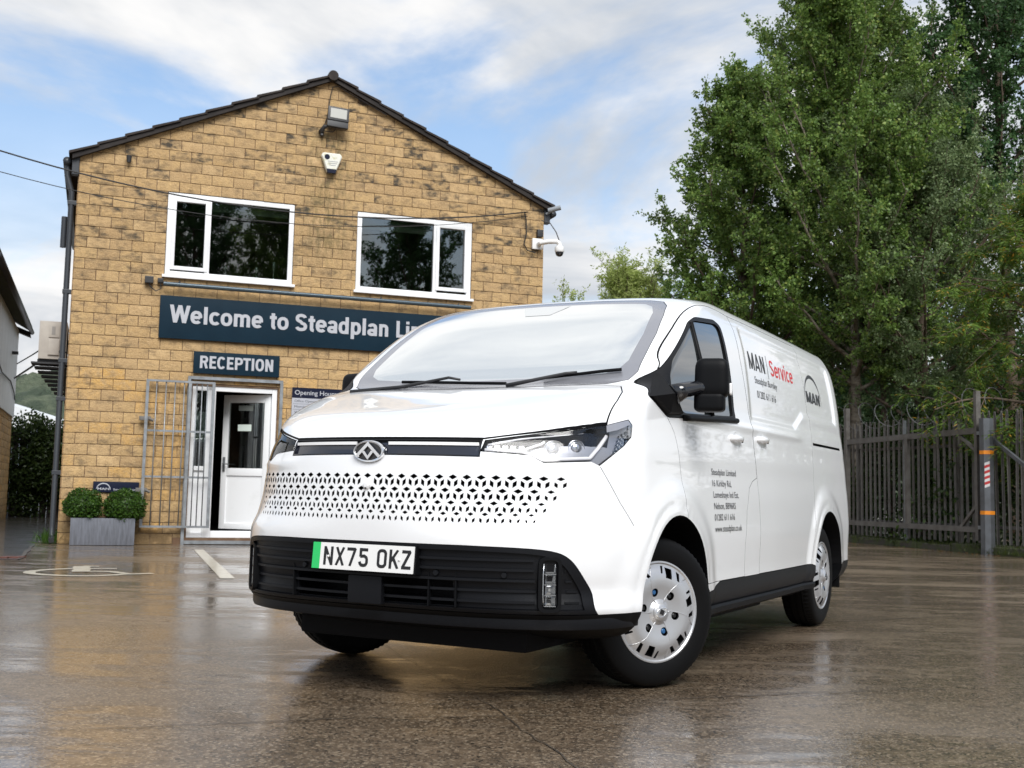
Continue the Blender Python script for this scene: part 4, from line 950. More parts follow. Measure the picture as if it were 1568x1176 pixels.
hexa = [(.118*math.cos(a), .118*math.sin(a)) for a in [math.pi/6 + k*math.pi/4 for k in range(8)]]
q = MB(); q.prism([(a, b, 0) for a, b in hexa], (0, 0, 0), (0, 0, 2.26)); q.build('shaft', M['post'], gp)
for z in (.66, 1.66): q = MB(); q.prism([(a*1.025, b*1.025, 0) for a, b in hexa], (0, 0, z), (0, 0, z+.062)); q.build('reflective_band', M['orange'], gp)
cam_dir = (Vector((0, 0, 0)) - (FM @ Vector((-.14, .02, 0)))); ang = math.atan2(cam_dir.y, cam_dir.x) - FA
k8 = round((ang - math.pi/6 - math.pi/8)/(math.pi/4)); an = math.pi/6 + math.pi/8 + k8*math.pi/4; apo = .118*math.cos(math.pi/8) + .002
ex, ey = Vector((math.cos(an), math.sin(an), 0)), Vector((-math.sin(an), math.cos(an), 0))
for k in range(9):
    z = 1.10 + k*.046; dz = .032; P = [ex*apo + ey*a + Vector((0, 0, b)) for a, b in ((-.04, z), (.04, z+dz), (.04, z+dz+.046), (-.04, z+.046))]
    q = MB(); q.prism(P, (0, 0, 0), ex*.002); q.build('hazard_tape', M['tape_red' if k % 2 else 'tape_white'], gp)
q = MB(); q.bar((-.14, -.06, 1.95), (-1.6, -.06, 1.05), .05, .06); q.build('stay', M['post'], pf)
# razor wire
M['wire'] = mat('dull_razor_wire', (.13,.13,.135), .55, .4)
rz = empty('razor_wire', FO, FA, 'coil of galvanised razor wire along the fence top', 'razor wire')
P = []; rs_ = random.Random(8)
for i in range(18*20):
    a = 2*math.pi*i/20; s = -.2 + i/20*.52 + .09*math.sin(i*.021); r = .245 + .045*math.sin(i*.047) + .05*math.exp(-i/40); P.append((s + .05*math.sin(a*1.0+.5), -.22 + r*math.cos(a)*.9, 2.50 + r*math.sin(a) + .02*math.sin(i*.05)))
q = MB(); q.tube(P, .0052, 4); q.build('coil', M['wire'], rz)
q = MB()
for i in range(0, 360, 2):
    p = Vector(P[i]); d = Vector((rs_.uniform(-1, 1), rs_.uniform(-1, 1), rs_.uniform(-1, 1))).normalized()*.028; u = Vector((rs_.uniform(-1, 1), rs_.uniform(-1, 1), rs_.uniform(-1, 1))).normalized()*.008
    q.add([p-d, p+u, p+d, p-u], [(0, 1, 2, 3)])
o = q.build('barbs', M['wire'], rz, fix=False); o['kind'] = 'stuff'
# kerb with moss and grass at the fence foot
kb = empty('kerb', FO, FA); tag(kb, 'mossy concrete kerb at the foot of the fence', kind='structure')
M['kerb'] = mat('mossy_concrete', (.055,.05,.04), .9, var=(5,(.045,.06,.015),.42,.6), bump=(20,.6,.02))
for k in range(14): q = MB(); q.box((-2.8 + k*.915, -.55, -.02), (-2.8 + k*.915 + .90, -.02 + .012*(k % 3), .105 + .012*((k*5) % 4)), 0, .018); q.build('kerb_stone', M['kerb'], kb)
def grass(name, n, fn, lm, hgt, seed, label):
    rs = np.random.RandomState(seed); C = np.array([fn(rs) for _ in range(n)]); A = unit(rs.normal(0, .35, (n, 3)) + np.array([0, 0, 1.0]))*hgt*rs.uniform(.4, 1.3, (n, 1)); B = unit(np.cross(A, rs.normal(0, 1, A.shape)))*.006
    return tag(obj(name, leaves_mesh(name, C, A, B), lm), label, kind='stuff')
grass('grass', 3000, lambda rs: tuple(FM @ Vector((rs.uniform(-2.5, 8), rs.normal(-.10, .09), .08))) if rs.rand() < .7 else tuple(FM @ Vector((rs.normal(-.9, .6), rs.uniform(-.45, .15), .01))), M['leaf_moss'], .10, 3, 'grass and moss growing along the foot of the fence')
grass('weeds', 260, lambda rs: tuple(BM @ Vector((rs.normal(-.12, .07), rs.uniform(-.05, .6), .0))), M['leaf_box'], .20, 5, 'small weeds at the foot of the downpipe')
q = MB(); rs_ = random.Random(3)
litter_pts = []
for i in range(170):
    s, y = rs_.uniform(-2.4, 8), rs_.gauss(.12, .10); p = FM @ Vector((s, abs(y)+.02, .006)); a = rs_.uniform(0, 6.28); l = rs_.uniform(.025, .055); d = Vector((math.cos(a), math.sin(a), .15))*l; e = Vector((-math.sin(a), math.cos(a), 0))*l*.35
    q.add([p-d, p+e, p+d, p-e], [(0, 1, 2, 3)])
tag(q.build('fallen_leaves', leaf_mat('dead_leaf', (.10,.05,.015), (.22,.13,.04)), fix=False), 'dead leaves lying along the kerb', kind='stuff')

# ================================================================== TREES
TG = 'trees behind the fence'
tA = tree('alder_tree', (7.55, 24.6, 0), 'broad green tree with a slim pale trunk just behind the fence', 11, 11.6, .27, 3.6, 58, (.074, .38), M['leaf'], M['bark_pale'], (-.06, 0), .85, 14, 9, 19, .13, prof=lambda f: (1-.55*f)*(.6+.4*min(1, f*6)))
tB = tree('alder_tree', (5.75, 27.2, 0), 'green tree whose crown leans out furthest over the van roof', 21, 10.6, .16, 3.3, 56, (.078, .38), M['leaf'], M['bark'], (-.03, 0), .78, 14, 8, 19, .15, prof=lambda f: (1-.72*f)*(.7+.3*min(1, f*6)))
tree('alder_tree', (9.0, 30.0, 0), 'tallest tree behind the others with its top out of frame', 12, 17.0, .24, 3.6, 60, (.085, .38), M['leaf'], M['bark'], (-.02, 0), .95, 13, 8, 16, .17)
tree('willow_tree', (8.7, 24.4, 0), 'grey-green dense rounded tree in front of the taller ones', 13, 9.4, .20, 3.2, 58, (.068, .32), M['leaf_grey'], M['bark'], (0, 0), .95, 13, 9, 14, .12)
tC = tree('alder_tree', (11.7, 27.0, 0), 'dark green tall tree at the right edge of the picture', 14, 15.5, .10, 4.3, 60, (.095, .40), M['leaf_dark'], M['bark'], (0, 0), .9, 14, 8, 16, .18)
tree('sapling', (8.15, 24.9, 0), 'slim brown trunk rising between the pale trunk and the gate post', 15, 8.2, .42, 1.8, 24, (.08, .36), M['leaf'], M['bark'], (.01, 0), .9, 9, 7, 10, .085)
tree('sapling', (3.3, 33.5, 0), 'pale yellow-green willow top showing above the van roof', 16, 7.1, .20, 2.9, 50, (.11, .18), M['leaf_light'], M['bark'], (.0, 0), 1.0, 12, 8, 11, .10)
tree('feathery_tree', (9.55, 20.3, 0), 'feathery bright green tree with orange sprays beside the gate post', 17, 6.6, .16, 2.5, 46, (.12, .12), M['leaf_feather'], M['bark'], (.0, 0), .55, 10, 8, 16, .10, droop=.45, feather=True, spread=.8)
# trees on the far side of the yard, behind the camera: they are mirrored in the upstairs windows
for src, loc, sc, lab in ((tC, (9.5, -16, 0), 1.05, 'dark tree mirrored in the left upstairs window'), (tA, (13.5, -14, 0), 1.25, 'tree mirrored at the middle of the upstairs windows'), (tC, (17.5, -10, 0), .95, 'dark tree mirrored in the right upstairs window')):
    r = copy_tree(src, loc, 1.7*sc, lab, 'tree', 'trees on the far side of the yard'); r.scale = (sc, sc, sc)
rs = np.random.RandomState(9); lumps = []
for _ in range(120):
    s = rs.uniform(-4, 13); y = rs.uniform(-3.4, -.6); p = FM @ Vector((s, y, rs.uniform(.2, 2.5))); lumps.append((tuple(p), (rs.uniform(.5, 1.0), rs.uniform(.5, 1.0), rs.uniform(.4, .9))))
scatter('undergrowth', lumps, 60000, .09, M['leaf_ivy'], 10, 'dark ivy and undergrowth filling the space behind the fence')
lumps = []
for _ in range(130):
    x = rs.uniform(4.5, 26); lumps.append(((x, rs.uniform(31, 38), 6.6*rs.rand()**1.5 + .4), (rs.uniform(1.2, 2.2), rs.uniform(1, 2), rs.uniform(.9, 1.8))))
scatter('thicket', lumps, 62000, .16, M['leaf_dark'], 12, 'dark thicket of trees closing the view behind the fence')
# ================================================================== THE VAN
VAN_LOC, VAN_YAW = (-0.0843, 5.8344, 0.0), -2.06742
van = empty('delivery_van', VAN_LOC, VAN_YAW, 'white panel van with black lower bumper parked at an angle in the wet yard', 'van')
def pchip(xs, ys, x):
    xs = np.asarray(xs, float); ys = np.asarray(ys, float); x = np.asarray(x, float)
    h = np.diff(xs); d = np.diff(ys) / h; n = len(xs); m = np.zeros(n)
    for i in range(1, n - 1):
        if d[i-1] * d[i] > 0:
            w1 = 2*h[i] + h[i-1]; w2 = h[i] + 2*h[i-1]
            m[i] = (w1 + w2) / (w1 / d[i-1] + w2 / d[i])
    m[0] = d[0]; m[-1] = d[-1]
    k = np.clip(np.searchsorted(xs, x) - 1, 0, n - 2); t = (x - xs[k]) / h[k]
    return ys[k]*(1+2*t)*(1-t)**2 + h[k]*m[k]*t*(1-t)**2 + ys[k+1]*t*t*(3-2*t) + h[k]*m[k+1]*t*t*(t-1)
# height, nose x, half width, length of the rounded nose, its exponent, tail x
HT=np.array([
 (.235,.55,.84,.35,2.6,-3.80),
 (.285,.80,.94,.50,2.7,-3.90),
 (.335,.97,.98,.64,2.75,-3.95),
 (.40,1.05,1.0,.70,2.75,-3.97),
 (.48,1.07,1.0,.72,2.5,-3.98),
 (.55,1.09,1.003,.72,2.48,-3.98),
 (.68,1.105,1.008,.74,2.42,-3.985),
 (.76,1.108,1.005,.76,2.2,-3.985),
 (.85,1.105,1.0,.76,2.08,-3.985),
 (1.0,1.09,.985,.75,2.05,-3.985),
 (1.07,1.075,.98,.75,2.0,-3.985),
 (1.115,1.04,.975,.72,1.98,-3.985),
 (1.16,.965,.97,.64,2.1,-3.985),
 (1.22,.82,.965,.52,2.35,-3.98),
 (1.30,.55,.955,.33,2.75,-3.975),
 (1.36,.34,.945,.24,3.0,-3.97),
 (1.40,.20,.942,.22,3.1,-3.965),
 (1.5,.075,.933,.22,3.3,-3.96),
 (1.7,-.20,.905,.24,3.5,-3.94),
 (1.82,-.38,.875,.27,3.4,-3.93),
 (1.88,-.49,.848,.31,3.4,-3.91),
 (1.92,-.57,.825,.37,3.2,-3.89),
 (1.955,-.68,.79,.45,2.9,-3.86),
 (1.979,-.85,.70,.55,2.6,-3.79),
 (1.993,-1.15,.55,.6,2.4,-3.6),
 (2.0,-1.5,.34,.5,2.2,-3.3)])
def outline(z, nf=64, ns=170, nr=24):
    xf, w, a, n, xr = [float(pchip(HT[:, 0], HT[:, i], z)) for i in range(1, 6)]
    th = np.linspace(0, np.pi/2, 1500)
    def even(cx, cy, k):
        s = np.concatenate([[0], np.cumsum(np.hypot(np.diff(cx), np.diff(cy)))]); t = np.linspace(0, 1, k) * s[-1]
        return np.interp(t, s, cx), np.interp(t, s, cy)
    cx, cy = even(np.cos(th)**(2/n)*a, np.sin(th)**(2/n)*w, nf)
    x1, y1 = xf - a + cx, cy
    xe = xr + .28
    x2 = np.linspace(xf - a, xe, ns)[1:]
    u = np.clip((-1.6 - x2) / 2.4, 0, 1); y2 = w - w*.045*(u**1.6)
    cx, cy = even(np.sin(th)**(2/3.6)*.28, np.cos(th)**(2/3.6)*y2[-1], nr)
    return np.concatenate([x1, x2, xe - cx[1:]]), np.concatenate([y1, y2, cy[1:]])
def sstep(a, b, x):
    t = np.clip((x - a) / (b - a), 0, 1); return t*t*(3 - 2*t)
def poly_sd(px, pz, poly):
    """signed distance to polygon, negative inside"""
    d = np.full(px.shape, 1e9); ins = np.zeros(px.shape, bool); n = len(poly)
    for i in range(n):
        ax, az = poly[i]; bx, bz = poly[(i+1) % n]
        ex, ez = bx-ax, bz-az; t = np.clip(((px-ax)*ex + (pz-az)*ez) / (ex*ex+ez*ez), 0, 1)
        d = np.minimum(d, np.hypot(px-ax-t*ex, pz-az-t*ez))
        c = ((az > pz) != (bz > pz)) & (px < (bx-ax)*(pz-az)/((bz-az) if abs(bz-az) > 1e-9 else 1e-9) + ax)
        ins ^= c
    return np.where(ins, -d, d)
RECESS = [(-1.32, 1.32), (-2.30, 1.32), (-2.56, 1.425), (-3.62, 1.425), (-3.58, 1.835), (-3.45, 1.85), (-1.32, 1.85)]
ARCH = [(0.065, 0.355, .432), (-3.0, 0.355, .432)]
def build_hull():
    zz = np.linspace(HT[0, 0], HT[-1, 0], 4001)
    prof = np.stack([pchip(HT[:, 0], HT[:, 1], zz), zz*1.3, pchip(HT[:, 0], HT[:, 2], zz)], 1)
    s = np.concatenate([[0], np.cumsum(np.sqrt((np.diff(prof, axis=0)**2).sum(1)))])
    Z = np.interp(np.linspace(0, s[-1], 170), s, zz); G = []
    for z in Z:
        x, y = outline(z); G.append(np.stack([x, y, np.full_like(x, z)], 1))
    G = np.array(G); X, Y, ZZ = G[..., 0], G[..., 1], G[..., 2]
    side = sstep(.70, .86, Y)
    Y -= side * .013 * sstep(.012, -.026, poly_sd(X, ZZ, RECESS))          # pressed load-bay panel
    for ax, az, r in ARCH:                                                     # wheel arch swellings
        q = np.hypot(X - ax, ZZ - az)
        Y += side * (.015 * sstep(.62, .50, q) + .006 * sstep(.475, .455, q)) * sstep(1.12, .9, ZZ)
    Y += side * .007 * np.exp(-((ZZ - 1.262) / .022)**2) * sstep(.15, -.4, X) * sstep(-2.55, -2.25, X)
    # fold under the headlamps and soft crease over the lower grille
    X += .010 * np.exp(-((ZZ - .985) / .016)**2) * sstep(.38, .55, Y) * sstep(.92, .80, Y) * (X > .3)
    full = np.concatenate([G, G[:, ::-1][:, 1:-1] * [1, -1, 1]], 1); nz, m, _ = full.shape
    V = full.reshape(-1, 3)
    i, j = np.meshgrid(np.arange(nz-1), np.arange(m), indexing='ij')
    a = (i*m + j).ravel(); b = (i*m + (j+1) % m).ravel(); c = ((i+1)*m + (j+1) % m).ravel(); d = ((i+1)*m + j).ravel()
    tri = np.concatenate([np.stack([a, b, c], 1), np.stack([a, c, d], 1)])
    caps = []
    for base, flip in ((0, True), ((nz-1)*m, False)):      # caps: strips between the left and right halves
        h = m // 2
        for k in range(h):
            l0, l1, r0, r1 = k, k+1, (-k) % m, (-k-1) % m
            for t in ((l0, l1, r1), (l0, r1, r0)):
                if len(set(t)) == 3:
                    t = tuple(base + q for q in t); caps.append(t[::-1] if flip else t)
    tri = np.concatenate([tri, np.array(caps)])
    fn = np.cross(V[tri[:, 1]] - V[tri[:, 0]], V[tri[:, 2]] - V[tri[:, 0]])
    vn = np.zeros_like(V); nside = (nz-1)*m*2
    for k in range(3): np.add.at(vn, tri[:nside, k], fn[:nside])
    top = slice((nz-1)*m, nz*m); vn[top] = (0, 0, 1)
    vn /= np.linalg.norm(vn, axis=1)[:, None] + 1e-12
    return V, tri, vn
HV, HTRI, HN = build_hull()
HBVH = BVHTree.FromPolygons([tuple(v) for v in HV], [tuple(int(q) for q in t) for t in HTRI])
_HM = bpy.data.meshes.new('hull'); _HM.from_pydata([tuple(v) for v in HV.tolist()], [], [tuple(t) for t in HTRI.tolist()])
def hull_copy(off=(0, 0, 0)):
    me = _HM.copy(); me.transform(Matrix.Translation(off)); return me
_HV = [Vector(v) for v in HV.tolist()]; _HN = [Vector(v) for v in HN.tolist()]; _HT = HTRI.tolist()
from mathutils.geometry import barycentric_transform
def hull_normal(p):
    l, n, i, d = HBVH.find_nearest(p); a, b, c = _HT[i]
    nn = barycentric_transform(l, _HV[a], _HV[b], _HV[c], _HN[a], _HN[b], _HN[c])
    return (nn.normalized() if nn.length > .1 else n), d, n
def on_hull(x=None, y=None, z=None):
    """point of the skin seen from the front (y, z), the side (x, z) or above (x, y)"""
    if x is None: o, d = Vector((3, y, z)), Vector((-1, 0, 0))
    elif y is None: o, d = Vector((x, 3, z)), Vector((0, -1, 0))
    else: o, d = Vector((x, y, 4)), Vector((0, 0, -1))
    l, n, i, t = HBVH.ray_cast(o, d)
    return l, hull_normal(l)[0]
def boolean(a, b, op):
    oa = bpy.data.objects.new('ba', a); ob = bpy.data.objects.new('bb', b); COL.objects.link(oa); COL.objects.link(ob)
    md = oa.modifiers.new('b', 'BOOLEAN'); md.operation = op; md.object = ob; md.solver = 'MANIFOLD'
    dg = bpy.context.evaluated_depsgraph_get()
    me = bpy.data.meshes.new_from_object(oa.evaluated_get(dg))
    bpy.data.objects.remove(oa); bpy.data.objects.remove(ob)
    return me
def area2(poly): return sum(poly[i][0]*poly[(i+1) % len(poly)][1] - poly[(i+1) % len(poly)][0]*poly[i][1] for i in range(len(poly))) / 2
def offset2(poly, g):
    """grow a 2D polygon by g"""
    if area2(poly) < 0: poly = poly[::-1]
    n = len(poly); out = []
    for i in range(n):
        a, b, c = Vector(poly[i-1]), Vector(poly[i]), Vector(poly[(i+1) % n])
        d1, d2 = (b-a).normalized(), (c-b).normalized(); n1, n2 = Vector((d1.y, -d1.x)), Vector((d2.y, -d2.x))
        m = (n1 + n2); l = max(m.length_squared, .5); out.append(tuple(b + m * (2*g/l)))
    return out
def smooth2(poly, lo, hi, k=2):
    """corner-cut the run of points lo..hi of a polygon"""
    run = [Vector(p) for p in poly[lo:hi]]
    for _ in range(k):
        out = [run[0]]
        for p, q in zip(run[:-1], run[1:]): out += [p*.75 + q*.25, p*.25 + q*.75]
        run = out + [run[-1]]
    return list(poly[:lo]) + [tuple(p) for p in run] + list(poly[hi:])
class Cut:
    """a prism that cuts a panel out of the skin; view: front / side / top or an oblique direction"""
    def __init__(s, poly, view, near, far, sgn=1):
        s.poly, s.view, s.near, s.far, s.sgn = poly, view, near, far, sgn
    def mesh(s, g):
        p2 = offset2(list(s.poly), g) if g else list(s.poly); mb = MB()
        if isinstance(s.view, tuple):
            d, u, w = s.view
            P = [u*a + w*b for a, b in p2]; mb.prism(P, d*s.near, d*s.far)
        else:
            f = {'front': lambda a, b, c: (c, a, b), 'side': lambda a, b, c: (a, c*s.sgn, b), 'top': lambda a, b, c: (a, b, c)}[s.view]
            n = len(p2)
            mb.add([f(a, b, s.near) for a, b in p2] + [f(a, b, s.far) for a, b in p2],
                   [tuple(range(n)), tuple(range(n, 2*n))] + [(i, (i+1) % n, n+(i+1) % n, n+i) for i in range(n)])
        return mb.mesh('cut')
def oblique(pts, d):
    d = Vector(d).normalized(); u = Vector((0, 0, 1)).cross(d).normalized(); w = d.cross(u)
    return [(Vector(p).dot(u), Vector(p).dot(w)) for p in pts], (d, u, w)
def finish(name, me, outer, inner, parent, split=None):
    """outer faces keep the smooth skin normals, cut faces get the inner material"""
    me.materials.clear(); me.materials.append(outer); me.materials.append(inner)
    if split: me.materials.append(split[1])
    nv = len(me.vertices); co = np.empty(nv*3, np.float32); me.vertices.foreach_get('co', co); co = co.reshape(-1, 3)
    hn = {}
    def vn(i):
        r = hn.get(i)
        if r is None: r = hn[i] = hull_normal(Vector(co[i].tolist()))
        return r
    normals = [None] * len(me.loops); mi = []
    for p in me.polygons:
        vs = p.vertices; fn = p.normal
        ok = all(vn(i)[1] < .0012 for i in vs)
        if ok:
            c = hull_normal(p.center); ok = c[1] < .0012 and c[2].dot(fn) > .75
        mi.append((2 if split and split[0](p.center, fn) else 0) if ok else 1)
        for li, i in zip(p.loop_indices, vs): normals[li] = vn(i)[0] if ok else fn
    me.polygons.foreach_set('material_index', mi)
    me.polygons.foreach_set('use_smooth', [True] * len(mi))
    me.normals_split_custom_set([tuple(n) for n in normals])
    o = bpy.data.objects.new(name, me); COL.objects.link(o); o.parent = parent; me.name = name
    return o
body = hull_copy()
mb = MB()
for ax, az, r in ARCH:
    for sg in (1, -1):
        k = 56; ring = [(ax + r*math.cos(2*math.pi*j/k), az + r*math.sin(2*math.pi*j/k)) for j in range(k)]
        mb.add([(a, sg*.60, b) for a, b in ring] + [(a, sg*1.3, b) for a, b in ring],
               [tuple(range(k)), tuple(range(k, 2*k))] + [(i, (i+1) % k, k+(i+1) % k, k+i) for i in range(k)])
body = boolean(body, mb.mesh('wells'), 'DIFFERENCE')
GAP = .0028
def take(cut, gap=GAP):
    """lift one panel out of the body"""
    global body
    part = boolean(body.copy(), cut.mesh(-gap/2), 'INTERSECT')
    body = boolean(body, cut.mesh(gap/2), 'DIFFERENCE')
    return part
def carve(me, cut, g=0.0, floor=None):
    """sink the area of a cut: floor is the mesh that stays standing below it"""
    c = cut.mesh(g)
    if floor is not None: c = boolean(c, floor, 'DIFFERENCE')
    return boolean(me, c, 'DIFFERENCE')
def mirror_y(poly): return [(-a, b) for a, b in poly[::-1]]

# --- side windows with their black surround, both sides
SURR = round2([(.02, 1.466), (-.43, 1.762), (-.53, 1.802), (-.86, 1.834), (-.955, 1.812), (-.985, 1.60), (-1.0, 1.29), (.076, 1.238), (.275, 1.32)], .03, 3)
GLASS = round2([(-.095, 1.525), (-.43, 1.742), (-.50, 1.778), (-.87, 1.812), (-.925, 1.795), (-.952, 1.60), (-.962, 1.312), (-.16, 1.274), (-.03, 1.34), (-.025, 1.44)], .03, 3)
M['van_glass'] = mat('van_side_glass', (.010,.013,.013), .015, 0, .9, coat=1.0, coat_rough=.01)
for sg in (1, -1):
    sur = take(Cut(SURR, 'side', .55, 1.3, sg))
    gl = boolean(sur.copy(), Cut(GLASS, 'side', .6, 1.3, sg).mesh(0), 'INTERSECT')
    sur = boolean(sur, Cut(GLASS, 'side', .5, 1.35, sg).mesh(0), 'DIFFERENCE')
    so = finish('window_surround', sur, M['trim'], M['dark'], van)
    go = finish('side_window', gl, M['van_glass'], M['dark'], van)
    go.location.y = -sg * .009
    # divider bar and sill rubber
    q = MB()
    pa, na = on_hull(x=-.455, z=1.765); pb, nb = on_hull(x=-.545, z=1.45); pc, nc = on_hull(x=-.585, z=1.29)
    q.tube([Vector((p.x, p.y*sg + sg*.001, p.z)) for p in (pa, pb, pc)], .014, 8)
    q.build('window_divider', M['black'], so, smooth=True)
    q = MB(); pts = [on_hull(x=x, z=1.29 - (x+1.0)*.0465)[0] for x in np.linspace(-1.0, -.13, 12)]
    q.tube([Vector((p.x, (p.y + .004)*sg, p.z)) for p in pts], .015, 8); q.build('window_rubber', M['black'], so, smooth=True)

# --- windscreen: printed border and clear middle
def sym(half): return [(-a, b) for a, b in half[::-1] if a > 1e-6] + list(half)
WS = sym([(0, 1.374), (.40, 1.378), (.70, 1.390), (.785, 1.415), (.808, 1.46), (.800, 1.56), (.787, 1.68), (.755, 1.80), (.722, 1.872), (.68, 1.905), (.60, 1.918), (.30, 1.929), (0, 1.933)])
WSG = sym([(0, 1.425), (.40, 1.432), (.66, 1.452), (.715, 1.475), (.738, 1.52), (.725, 1.68), (.69, 1.82), (.655, 1.865), (.60, 1.888), (.30, 1.902), (0, 1.907)])
ws = take(Cut(WS, 'front', -.78, 1.2))
wg = boolean(ws.copy(), Cut(WSG, 'front', -1.0, 1.4).mesh(0), 'INTERSECT')
wf = boolean(ws, Cut(WSG, 'front', -1.0, 1.4).mesh(0), 'DIFFERENCE')
M['screen'] = mat('windscreen_glass', (.90,.93,.94), .03, 0.88, 1.0, coat=1.0, coat_rough=.015)
M['frit'] = mat('windscreen_border', (.30,.305,.335), .25, .45, .5, coat=.6, coat_rough=.08, bump=(220,.25,.002))
M['patch'] = mat('sensor_patch_glass', (.80,.83,.85), .08, .85)
wso = finish('windscreen', wg, M['screen'], M['dark'], van)
finish('windscreen_border', wf, M['frit'], M['dark'], wso)

# --- bonnet
BF = [(y, 1.0965) for y in np.linspace(0, .49, 12)] + [(y, float(np.interp(y, [.49, .70, .884], [1.0965, 1.134, 1.176]))) for y in np.linspace(.53, .884, 9)]
BON = [(on_hull(y=y, z=z)[0].x, float(y)) for y, z in BF]
BON += [(.555, .880), (.44, .866), (.33, .842), (.235, .795), (.225, .70), (.245, .40)]
BON = BON + [(.25, 0)] + [(a, -b) for a, b in BON[::-1] if b > 1e-6]
bo = take(Cut(BON, 'top', 1.0, 2.2), .006)
finish('bonnet', bo, M['paint'], M['black'], van)

# --- headlamps
LAMP = [(.985, .489, 1.043), (.958, .494, 1.088), (.78, .70, 1.128), (.594, .884, 1.170), (.482, .936, 1.200), (.466, .947, 1.178), (.478, .947, 1.125), (.533, .938, 1.085), (.675, .889, .996), (.706, .863, 1.012), (.862, .719, 1.000), (.889, .668, 1.030)]
M['lens'] = glass_mat('lamp_lens', (.97,.97,.98), .01, 0, 1.35)
M['lamp_in'] = mat('lamp_reflector', (.55,.57,.60), .2, .85)
M['lamp_dark'] = mat('lamp_bezel', (.34,.35,.375), .32, .45)
M['drl'] = mat('white_light_guide', (.92,.92,.93), .2)
M['fog_in'] = mat('fog_lamp_reflector', (.42,.43,.44), .15, .9)
M['amber'] = mat('grey_side_marker', (.30,.31,.35), .2, .2)
hs_back = hull_copy((-.045, 0, 0)); hs_lens = hull_copy((-.004, 0, 0))
def lamp_pt(x, y, z, sg, inn):
    l, n, i, d = HBVH.find_nearest(Vector((x, y, z))); q = l - hull_normal(l)[0]*inn
    return Vector((q.x, q.y*sg, q.z))
for sg in (1, -1):
    pts = [(x, y*sg, z) for x, y, z in LAMP]
    p2, fr = oblique(pts, (.72, .69*sg, .05))
    c = Cut(p2, fr, -.15, 1.6)
    # near end of the prism must stay outside the far side of the nose
    c.near = max(Vector(p).dot(fr[0]) for p in pts) - .34
    ch = take(c, .004)
    lens = boolean(ch.copy(), hs_lens.copy(), 'DIFFERENCE'); hou = boolean(ch, hs_back.copy(), 'INTERSECT')
    lo = finish('headlamp', hou, M['lamp_dark'], M['lamp_dark'], van)
    le = finish('lens', lens, M['lens'], M['lens'], lo)
    def strip(path, r, m, name, inn=.018, flat=None):
        q = MB(); q.tube([lamp_pt(*p, sg, inn) for p in path], r, 6); return q.build(name, m, lo, smooth=True)
    def interp(path, k=6):
        out = []
        for a, b in zip(path[:-1], path[1:]):
            for j in range(k): out.append(tuple(np.array(a)*(1-j/k) + np.array(b)*j/k))
        return out + [path[-1]]
    strip(interp([(.972, .50, 1.052), (.905, .64, 1.052), (.865, .72, 1.018), (.78, .79, 1.020), (.70, .862, 1.028), (.655, .885, 1.075), (.605, .905, 1.13)]), .0095, M['drl'], 'light_guide')
    strip(interp([(.955, .505, 1.074), (.85, .62, 1.092), (.70, .80, 1.128), (.62, .87, 1.146)]), .0055, M['drl'], 'light_guide')
    strip(interp([(.90, .645, 1.058), (.85, .70, 1.088), (.83, .71, 1.10)]), .006, M['drl'], 'light_guide')
    for j in range(5):                                          # small reflector pods towards the badge
        y = .515 + j*.03; p, n = on_hull(y=y, z=1.066); q = MB()
        f = p - n*.026; q.box((-.014,-.011,-.011), (.006,.011,.011), 0, .003)
        o = q.build('reflector', M['chrome'], lo); o.location = (f.x, f.y*sg, f.z); o.rotation_euler = (0, -.35, math.atan2(n.y*sg, n.x))
    for y, z, rr in ((.745, 1.068, .030), (.82, 1.075, .030)):    # main beam projectors
        p, n = on_hull(y=y, z=z); f = p - n*.032; q = MB()
        q.lathe([(.0, .012), (rr*.5, .010), (rr*.85, .004), (rr, -.004), (rr*1.15, .0), (rr*1.25, .006), (rr*1.3, -.02)], 20, 0, 'x')
        o = q.build('projector', M['lamp_in'], lo, smooth=True); o.location = (f.x, f.y*sg, f.z); o.rotation_euler = (0, 0, math.atan2(n.y*sg, n.x))
    q = MB()                                                      # dark honeycomb reflector towards the wing
    for r in range(6):
        for k in range(5):
            x = .60 - .022*k - r*.012; y = .93; z = 1.045 + r*.016 + k*.009
            p = lamp_pt(x, y, z, sg, .012); q.box(p - Vector((.004,.004,.005)), p + Vector((.004,.004,.005)))
    q.build('reflector_grid', M['chrome'], lo)
    q = MB()
    a = [lamp_pt(*p, sg, -.0015) for p in interp([(.602, .883, 1.138), (.55, .915, 1.152), (.478, .944, 1.180)], 5)]
    b = [lamp_pt(*p, sg, -.0015) for p in interp([(.600, .884, 1.168), (.54, .91, 1.183), (.485, .936, 1.198)], 5)]
    q.add(a + b, [(i, i+1, len(a)+i+1, len(a)+i) for i in range(len(a)-1)]); q.build('side_marker', M['amber'], lo, smooth=True)

